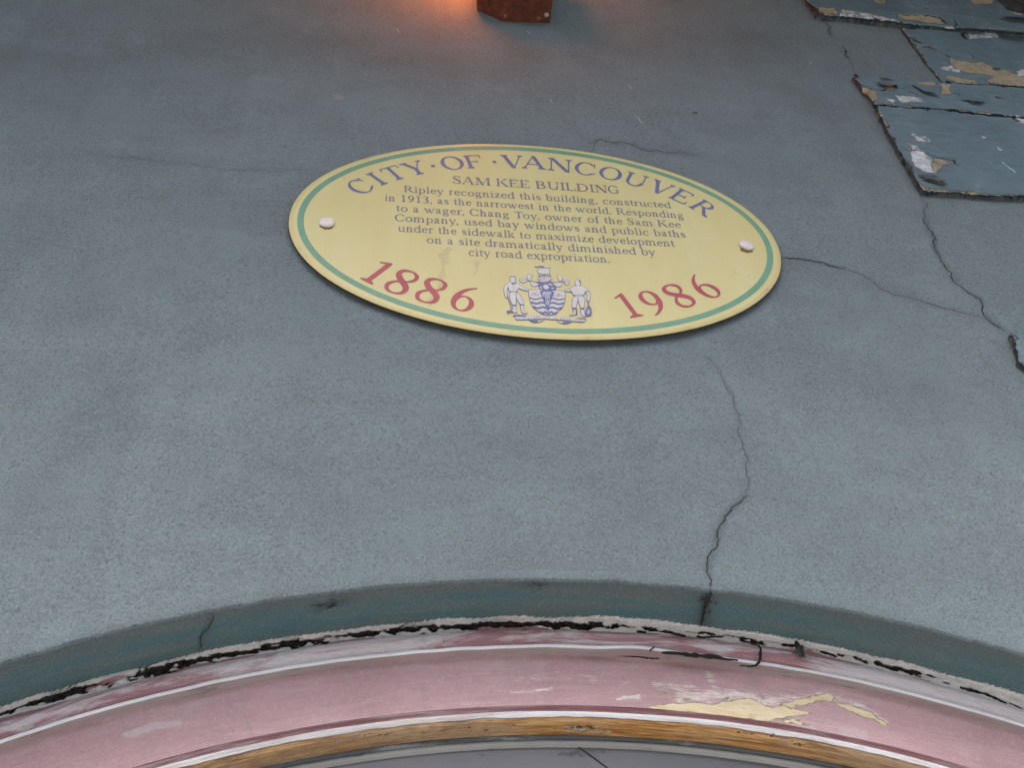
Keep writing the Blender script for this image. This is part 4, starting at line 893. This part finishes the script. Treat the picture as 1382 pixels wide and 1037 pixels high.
 '9': (.76, lambda: arc(.37, .68, .30, .31, .14, .05, 0, 360, 26)+brush([(.60, .70, .13), (.58, .46, .145), (.45, .22, .12), (.28, .06, .07), (.12, -.02, .035)], 7)),
 ',': (.34, lambda: dot(.15, .06, .08)+brush([(.19, .06, .08), (.19, -.06, .06), (.09, -.17, .03)], 4)),
 '.': (.34, lambda: dot(.15, .06, .08)),
 '·': (.5, lambda: dot(.25, .45, .095)),
 ' ': (.42, lambda: []),
}
GC = {c_: (w_, f_()) for c_, (w_, f_) in GL.items()}
KERN = {'CO': 0, 'To': -.1, 'AV': -.1, 'VA': -.12, 'y,': -.08, 'r,': -.06}
lay = [0]
def put(mb, ch, ox, oy, sx, sy, ang, k0, sh=0.0):
    c_, s2 = math.cos(ang), math.sin(ang)
    for P in GC[ch][1]:
        lay[0] = (lay[0]+1) % 40
        Q = []
        for (x, y) in P:
            x = x*sx+y*sh*sy; y = y*sy; Q.append((ox+x*c_-y*s2, oy+x*s2+y*c_))
        ar = sum(Q[i][0]*Q[(i+1) % len(Q)][1]-Q[(i+1) % len(Q)][0]*Q[i][1] for i in range(len(Q)))
        if ar < 0: Q.reverse()
        mb.face([pl(x, y, k0+lay[0]*4e-6) for x, y in Q], 0)
def line(text, x0, x1, y0, y1, h, mat, name):
    mb = MB(); adv = 0; pos = []
    for i, ch in enumerate(text):
        pos.append(adv); adv += GC[ch][0]+KERN.get(text[i:i+2], 0)
    sx = (x1-x0)/adv; ang = math.atan2(y1-y0, x1-x0)
    for ch, p in zip(text, pos): put(mb, ch, x0+p*sx*math.cos(ang), y0+p*sx*math.sin(ang), sx, h, ang, .00035)
    return mb.build(name, [mat], PL)
CH = .0480
line('SAM KEE BUILDING', -.345, .376, .326, .3266, .0585, M['greyblue'], 'lettering')
for tx, a_, b_, y0, y1 in (('Ripley recognized this building, constructed', -.549, .585, .2365, .238), ('in 1913, as the narrowest in the world. Responding', -.627, .628, .1640, .1650), ('to a wager, Chang Toy, owner of the Sam Kee', -.580, .604, .0925, .0930),
                       ('Company, used bay windows and public baths', -.585, .612, .0225, .0235), ('under the sidewalk to maximize development', -.571, .553, -.0495, -.0465), ('on a site dramatically diminished by', -.459, .463, -.1185, -.1165), ('city road expropriation.', -.296, .270, -.1870, -.1830)):
    line(tx, a_, b_, y0, y1, CH, M['greyblue'], 'lettering')
ttl = MB()
def title(ch, bx, h=.103, wx=None, dy=0):
    A_, B_ = .778, .4825
    x = bx; z = B_*math.sqrt(max(0, 1-(x/A_)**2)); ang = math.atan2(-B_*B_*x/(A_*A_), z)
    wd_ = GC[ch][0]; s_ = wx or h*.98
    put(ttl, ch, x-wd_*s_/2*math.cos(ang)-dy*math.sin(ang), z-wd_*s_/2*math.sin(ang)+dy*math.cos(ang), s_, h, ang, .00035)
for ch, bx in (('C', -.688), ('I', -.627), ('T', -.563), ('Y', -.478), ('·', -.408), ('O', -.327), ('F', -.236), ('·', -.151), ('V', -.072), ('A', .017), ('N', .125), ('C', .232), ('O', .337), ('U', .438), ('V', .538), ('E', .615), ('R', .690)): title(ch, bx)
ttl.build('title_lettering', [M['blue']], PL)
def num(chars, name):
    mb = MB()
    for ch, x, y, deg, h, dx in chars:     # x, y: middle of the glyph
        a_ = math.radians(deg); wd_ = GC[ch][0]*h*.93
        put(mb, ch, x-wd_/2*math.cos(a_)+h/2*math.sin(a_), y-wd_/2*math.sin(a_)-h/2*math.cos(a_), h*.93, h, a_, .00035)
    mb.build(name, [M['red']], PL)
num((('1', -.641, -.328, -36, .152, 0), ('8', -.553, -.380, -27, .155, 0), ('8', -.443, -.4245, -21, .155, 0), ('6', -.322, -.463, -15, .150, 0)), 'year_numerals')
num((('1', .303, -.453, 19, .145, 0), ('9', .402, -.424, 22, .145, 0), ('8', .512, -.375, 31, .145, 0), ('6', .622, -.311, 38, .145, 0)), 'year_numerals')

# -------- crest, traced from the photograph on the plane of the plate
cr = MB(); cl = [0]
CO, CS = (660, 340), 8.6375
def czoom(pts, mi, k, grow=0.0, smooth=2):
    P = [Vector(p) for p in pts]
    for _ in range(smooth):          # corner cutting
        Q = []
        for i in range(len(P)):
            a_, b_ = P[i], P[(i+1) % len(P)]; Q += [a_*.75+b_*.25, a_*.25+b_*.75]
        P = Q
    if grow:
        n = len(P); ar = sum(P[i].x*P[(i+1) % n].y-P[(i+1) % n].x*P[i].y for i in range(n)); sg = 1 if ar > 0 else -1
        P = [P[i]+(lambda d: Vector((d.y, -d.x)).normalized()*grow*sg if d.length > 0 else Vector((0, 0)))(P[(i+1) % n]-P[i-1]) for i in range(n)]
    cl[0] += 1
    V = []
    for p in P:
        x, z = W(CO[0]+p.x/CS, CO[1]+p.y/CS, YF); V.append((x, YF-k-cl[0]*1.2e-6, z))
    ar = sum(V[i][0]*V[(i+1) % len(V)][2]-V[(i+1) % len(V)][0]*V[i][2] for i in range(len(V)))
    if ar < 0: V.reverse()
    cr.face(V, mi)
def outl(pts, mi=0, smooth=2, gw=5.0):
    czoom(pts, 1, .0002, gw, smooth); czoom(pts, mi, .0004, 0, smooth)
def cline(pts, wd_, mi=1, k=.0006):
    K = [(x, y, wd_) for x, y in pts]
    for q in brush(K, 4): czoom(q, mi, k, 0, 0)
# ship, sail and pennant
outl([(565, 225), (570, 200), (640, 192), (715, 196), (700, 225), (705, 258), (640, 262), (575, 252)])
cline([(530, 178), (560, 180), (600, 172), (640, 178)], 9, 1); cline([(600, 178), (640, 180)], 12, 1); cline([(638, 170), (640, 195)], 6, 1); cline([(640, 192), (725, 193)], 4, 1)
cline([(575, 280), (650, 278), (725, 282)], 5); cline([(645, 262), (645, 330)], 5); cline([(582, 262), (578, 282), (600, 300)], 4); cline([(705, 262), (715, 282), (700, 300)], 4)
outl([(565, 300), (650, 288), (735, 300), (730, 330), (650, 342), (570, 330)])
for x in (590, 612, 634, 664, 690, 712): cline([(x, 302), (x+5, 316), (x, 328)], 4)
# helm and mantling
outl([(545, 360), (600, 345), (650, 352), (720, 345), (760, 380), (785, 430), (760, 455), (700, 450), (640, 470), (600, 440), (580, 400)], 1)
czoom([(585, 338), (650, 346), (700, 340), (690, 352), (640, 358), (580, 352)], 0, .0006)
czoom([(630, 392), (670, 384), (700, 410), (690, 440), (650, 445), (630, 420)], 0, .0006)
czoom([(680, 372), (730, 380), (745, 396), (700, 392)], 0, .0006); czoom([(588, 400), (612, 410), (622, 440), (602, 432)], 0, .0006); czoom([(720, 420), (750, 424), (765, 438), (730, 436)], 0, .0006)
for pts in ([(355, 330), (375, 312), (420, 316), (465, 332), (440, 350), (400, 362), (365, 352)], [(440, 290), (455, 266), (490, 262), (508, 280), (490, 292), (480, 320), (500, 342), (470, 340), (452, 318)], [(470, 350), (500, 352), (540, 370), (575, 372), (570, 396), (530, 408), (495, 396)],
            [(788, 290), (810, 276), (846, 286), (860, 306), (840, 330), (850, 345), (815, 342), (812, 318)], [(850, 345), (890, 332), (930, 336), (945, 360), (925, 385), (890, 388), (878, 372), (905, 362), (870, 360)], [(740, 372), (780, 366), (830, 362), (850, 380), (830, 410), (790, 412), (770, 395)]): outl(pts)
cline([(375, 338), (420, 330), (470, 340), (520, 352), (560, 348)], 4); cline([(930, 360), (900, 350), (850, 354), (790, 360), (740, 352)], 4)
# shield
SH = [(460, 448), (520, 445), (585, 448), (760, 458), (820, 458), (882, 465), (885, 540), (878, 600), (845, 660), (785, 710), (710, 745), (640, 728), (560, 690), (505, 640), (478, 570), (465, 500)]
czoom(SH, 1, .0002, 7, 1); czoom(SH, 0, .0004, 0, 1)
czoom([(582, 446), (770, 458), (735, 540), (710, 600), (695, 690), (680, 690), (650, 620), (620, 540)], 1, .0006, 0, 1)
czoom([(650, 470), (705, 470), (708, 540), (702, 628), (660, 628), (655, 540)], 2, .0008, 0, 1); czoom([(620, 478), (650, 462), (660, 500), (640, 510), (655, 530), (625, 530)], 2, .0008, 0, 1); czoom([(702, 462), (728, 480), (724, 500), (706, 506)], 2, .0008, 0, 1)
cline([(666, 480), (668, 540), (672, 600), (690, 618)], 4, 1, .0010); cline([(692, 490), (690, 540), (694, 590)], 4, 1, .0010); cline([(660, 560), (706, 556)], 4, 1, .0010)
for (y0, y1, xl, xr, thick) in ((548, 556, 472, 880, 14), (598, 608, 486, 876, 20), (652, 662, 512, 850, 22), (712, 716, 590, 790, 22)):
    n_ = 7; K = []
    for i in range(n_):
        f = i/(n_-1); K.append((xl+(xr-xl)*f, y0+(y1-y0)*f+(10 if i % 2 else -6), thick))
    for q in brush(K, 5): czoom(q, 1, .0006, 0, 0)
cline([(688, 620), (690, 700)], 14)
for cx_, cy_ in ((535, 490), (808, 504)):
    for k in range(5): czoom([(cx_+14*math.cos(k*1.257+.3)+9*math.cos(j*1.05), cy_+11*math.sin(k*1.257+.3)+7*math.sin(j*1.05)) for j in range(6)], 3, .0006, 0, 1)
    for dx in (-42, 40): czoom([(cx_+dx-8, cy_+14), (cx_+dx, cy_+6), (cx_+dx+8, cy_+16), (cx_+dx, cy_+24)], 1, .0006, 0, 1)
    czoom([(cx_-16, cy_+18), (cx_+16, cy_+18), (cx_+10, cy_+26), (cx_-10, cy_+26)], 3, .0006, 0, 0)
# left supporter: a man with an axe
outl([(258, 342), (300, 342), (312, 370), (352, 384), (400, 420), (460, 440), (462, 458), (420, 456), (360, 436), (338, 420), (330, 470), (232, 466), (232, 430), (222, 412), (208, 440), (205, 500), (216, 535), (200, 545), (185, 520), (170, 440), (180, 405), (225, 370)])
outl([(242, 310), (262, 294), (296, 294), (308, 312), (304, 340), (290, 356), (262, 350), (250, 334)])
outl([(235, 470), (330, 472), (372, 530), (408, 600), (404, 622), (362, 620), (340, 580), (318, 535), (312, 580), (310, 626), (272, 624), (245, 560)])
outl([(276, 628), (312, 626), (310, 680), (330, 708), (300, 716), (270, 712), (285, 690)]); outl([(362, 624), (402, 622), (400, 690), (446, 716), (440, 726), (385, 718), (376, 690)])
czoom([(256, 362), (284, 372), (312, 358), (310, 384), (290, 380), (276, 396), (262, 384)], 1, .0006, 0, 1)
czoom([(276, 624), (314, 622), (314, 640), (276, 642)], 1, .0006, 0, 0); czoom([(358, 618), (406, 618), (404, 634), (360, 634)], 1, .0006, 0, 0); cline([(240, 316), (250, 298), (300, 296), (306, 316)], 7); cline([(286, 400), (292, 440)], 3)
cline([(234, 470), (332, 471)], 5); cline([(316, 480), (316, 560), (314, 620)], 7)
cline([(206, 520), (235, 600), (262, 690)], 5); cline([(222, 530), (250, 610), (275, 690)], 5)
czoom([(198, 688), (236, 694), (268, 680), (290, 690), (280, 712), (240, 712), (222, 736), (210, 715)], 1, .0006, 0, 1); czoom([(264, 688), (282, 684), (288, 700), (270, 706)], 0, .0008, 0, 1)
# right supporter: a man with a sack
outl([(985, 408), (1020, 400), (1070, 402), (1120, 420), (1170, 462), (1178, 520), (1166, 585), (1150, 590), (1138, 560), (1150, 520), (1138, 478), (1112, 470), (1108, 516), (980, 514), (972, 470), (940, 470), (885, 464), (882, 450), (930, 444), (960, 420)])
outl([(1004, 345), (1026, 330), (1056, 336), (1068, 356), (1060, 392), (1036, 406), (1012, 396), (1002, 372)])
czoom([(1040, 332), (1062, 340), (1070, 362), (1060, 378), (1050, 350)], 1, .0006, 0, 1)
outl([(982, 518), (1108, 518), (1114, 580), (1108, 660), (1070, 660), (1050, 600), (1036, 560), (1020, 610), (1010, 662), (968, 655), (966, 600)])
outl([(965, 662), (1016, 660), (1024, 700), (1022, 738), (985, 742), (936, 750), (940, 742), (990, 726), (985, 696)]); outl([(1062, 664), (1106, 662), (1108, 700), (1116, 748), (1130, 760), (1096, 760), (1074, 724)])
czoom([(962, 656), (1022, 662), (1030, 690), (1000, 684), (975, 680)], 1, .0006, 0, 1); czoom([(1004, 690), (1028, 700), (1022, 738), (1004, 738), (1012, 712)], 1, .0006, 0, 1); czoom([(1060, 660), (1110, 660), (1108, 688), (1080, 680), (1064, 690)], 1, .0006, 0, 1)
cline([(982, 516), (1108, 516)], 5); cline([(1036, 520), (1034, 575)], 5); cline([(940, 440), (955, 470)], 7); cline([(1120, 465), (1170, 470)], 6); cline([(1142, 560), (1150, 610), (1165, 640)], 5); cline([(1162, 580), (1160, 640)], 4)
czoom([(1140, 640), (1168, 632), (1184, 652), (1198, 700), (1194, 748), (1165, 758), (1120, 752), (1108, 722), (1128, 690)], 1, .0006, 0, 1); czoom([(1142, 690), (1170, 680), (1176, 720), (1156, 740), (1138, 726)], 3, .0008, 0, 1)
# scroll with the motto
outl([(290, 768), (380, 762), (500, 756), (640, 754), (760, 762), (900, 776), (1040, 790), (1132, 798), (1104, 826), (1000, 816), (880, 800), (740, 792), (640, 788), (500, 790), (400, 796), (315, 796)], 0, 1, 3.5)
outl([(272, 748), (310, 738), (390, 742), (450, 760), (380, 768), (300, 766)], 1, 1, 3); outl([(455, 796), (520, 790), (575, 812), (545, 832), (500, 822)], 1, 1, 3); outl([(575, 812), (640, 796), (628, 808), (560, 830)], 0, 1, 3)
outl([(790, 806), (850, 830), (862, 846), (820, 832)], 0, 1, 3); outl([(850, 828), (900, 806), (968, 816), (930, 836), (870, 848)], 1, 1, 3); outl([(990, 784), (1070, 776), (1136, 786), (1130, 800), (1060, 796)], 1, 1, 3)
cr.build('crest', [M['cwhite'], M['blue'], plain('pale_blue_enamel', (.42, .45, .56), .42), plain('pale_pink_enamel', (.52, .46, .50), .42)], PL)
mo = MB(); mt = 'BY SEA LAND AND AIR WE PROSPER'; tot = sum(GC[c_][0] for c_ in mt); adv = 0
for ch in mt:
    f = (adv+GC[ch][0]/2)/tot; xx = 312+f*(1104-312); yy = 784-26*math.sin(math.pi*min(1, f*1.25))*.35+max(0, f-.35)*54+(8 if f < .2 else 0)*(1-f/.2 if f < .2 else 0)
    x, z = W(CO[0]+xx/CS, CO[1]+yy/CS, YF)
    px_ = (x-PX)/PA; pz_ = (z-PZ)/PA
    put(mo, ch, px_-GC[ch][0]*.0095/2, pz_-.005, .0093, .0135, -.03, .0009)
    adv += GC[ch][0]
mo.build('motto_lettering', [M['greyblue']], PL)
# screws
def screw(px, py, tilt):
    x, z = W(px, py, YF-.003); mb = MB(); n = 28; rows_ = []
    for r_, y_ in ((.0084, .0002), (.0095, -.0008), (.0095, -.0026), (.0086, -.0034), (.0055, -.0039), (.0012, -.0041)):
        rows_.append([(x+r_*1.0*math.cos(2*math.pi*k/n), YF+y_+tilt*.12*r_*math.cos(2*math.pi*k/n), z+r_*math.sin(2*math.pi*k/n)) for k in range(n)])
    mb.grid(rows_, 0, None, True, True); mb.face(rows_[-1], 0)
    return mb.build('screw', [M['screw']], PL)
screw(441, 299, 0); screw(1008, 330, 1)

# ------------------------------------------------------------------ wall lamp (its lower end shows at the top of the picture)
lx, lz = W(700, 20); LP = empty('wall_lamp', (lx, 0, lz))
tag(LP, 'rusty brown wall lamp bracket glowing orange at the top edge above the plaque', 'lamp')
hb = MB()
A0, B0, C0 = W(644, 12), W(678, 27), W(742, 29)
top_ = A0[1]+.085; yb = -.050
OUT = ragged([A0, B0, C0, (C0[0]+.0012, C0[1]+.030), (C0[0]+.0042, C0[1]+.034), (C0[0]+.001, C0[1]+.042), (C0[0]+.001, top_), (A0[0], top_)], .012, 2)
if sum(OUT[i][0]*OUT[(i+1) % len(OUT)][1]-OUT[(i+1) % len(OUT)][0]*OUT[i][1] for i in range(len(OUT))) < 0: OUT.reverse()
def prism(mb, poly, y0, y1, mi=0, ch=.003):
    n = len(poly); cx_ = sum(p[0] for p in poly)/n; cz_ = sum(p[1] for p in poly)/n
    sh = lambda p, e: (p[0]+(cx_-p[0])*e, p[1]+(cz_-p[1])*e)
    rows_ = [[(p[0], y0, p[1]) for p in poly], [(p[0], y1+ch, p[1]) for p in poly], [(sh(p, .06)[0], y1, sh(p, .06)[1]) for p in poly]]
    mb.grid(rows_, mi, None, False, True); mb.face(list(rows_[-1]), mi)
prism(hb, OUT, .002, yb)
hb.build('housing', [M['lamp']], LP)
def knob(x, y, z, r, h, n=14):
    mb = MB(); rr = []
    for q, hh in ((1, 0), (1, .7), (.75, 1), (.15, 1.1)):
        rr.append([(x+r*q*math.cos(6.2832*k/n), y+r*q*math.sin(6.2832*k/n), z-h*hh) for k in range(n)])
    mb.grid(rr, 0, None, True, True); mb.face(rr[-1], 0); mb.build('bolt', [M['bolt']], LP)
M['bolt'] = plain('weathered_bolt', (.08, .04, .025), .5, .5, 200, .001)
knob(B0[0]+.020, -.028, (B0[1]+C0[1])/2+.001, .0045, .004)
M['bolt'] = plain('pale_bolt', (.42, .38, .34), .5, .5, 200, .001)
knob(C0[0]-.007, -.012, C0[1]+.001, .0042, .005)
M['bolt'] = plain('tan_bolt', (.20, .14, .10), .5, .5, 200, .001)
knob(C0[0]-.020, -.006, C0[1]+.001, .0036, .004)
knob(B0[0]+.004, -.008, B0[1]+.001, .003, .004)
# lantern above, outside the frame: amber glass with a lamp in it
lan = MB(); n = 24; gx, gy, gz = A0[0]+.006, -.105, A0[1]+.090
lan.grid([[(gx+r_*math.cos(6.2832*k/n), gy+r_*math.sin(6.2832*k/n), gz+h_) for k in range(n)] for r_, h_ in ((.002, -.05), (.022, -.046), (.032, -.02), (.034, .02), (.026, .05), (.012, .06))], 0, None, True, True)
t = NT('amber_lamp_glass'); t.b.inputs['Base Color'].default_value = (.8, .3, .05, 1); t.b.inputs['Emission Color'].default_value = (1, .19, .03, 1); t.b.inputs['Emission Strength'].default_value = 20
lan.build('amber_globe', [t.m], LP)
arm = MB(); box(arm, (gx-.012, gy, gz+.055), (gx+.012, .001, gz+.075)); box(arm, (gx-.02, -.006, top_-.002), (gx+.02, .001, gz+.09)); arm.build('arm', [M['lamp']], LP)

# ------------------------------------------------------------------ insect on the frame
bx, bz = W(1077, 880, D1-.004)
INS = empty('insect', (bx, D1-.004, bz)); tag(INS, 'small dark insect clinging to the white caulk on the right of the arch', 'insect')
ib = MB(); n = 12; rr = []
for t_, r_ in ((-1, .02), (-.8, .45), (-.4, .8), (0, .9), (.4, 1), (.75, .75), (.92, .4), (1, .05)):
    rr.append([(bx+.0028*r_*math.cos(6.2832*k/n)-t_*.001, D1-.008+.0022*r_*math.sin(6.2832*k/n), bz+t_*.0095) for k in range(n)])
ib.grid(rr, 0, None, True, True)
for sx in (-1, 1):
    for k in range(3):
        z0 = bz-.004+k*.004; K = [(bx, D1-.007, z0), (bx+sx*.004, D1-.010, z0-.001), (bx+sx*.0065, D1-.005, z0-.006+k*.002)]
        for a_, b_ in zip(K, K[1:]): ib.face([(a_[0], a_[1], a_[2]-.0003), (b_[0], b_[1], b_[2]-.0003), (b_[0], b_[1], b_[2]+.0003), (a_[0], a_[1], a_[2]+.0003)], 0)
ib.build('body', [M['bug']], INS)
for sx in (-1, 1):
    iw = MB(); iw.face([(bx, D1-.0105, bz+.005), (bx+sx*.0035, D1-.0100, bz-.003), (bx+sx*.0028, D1-.0095, bz-.0115), (bx+sx*.0004, D1-.0106, bz-.010)], 0); iw.build('wing', [M['wing']], INS)
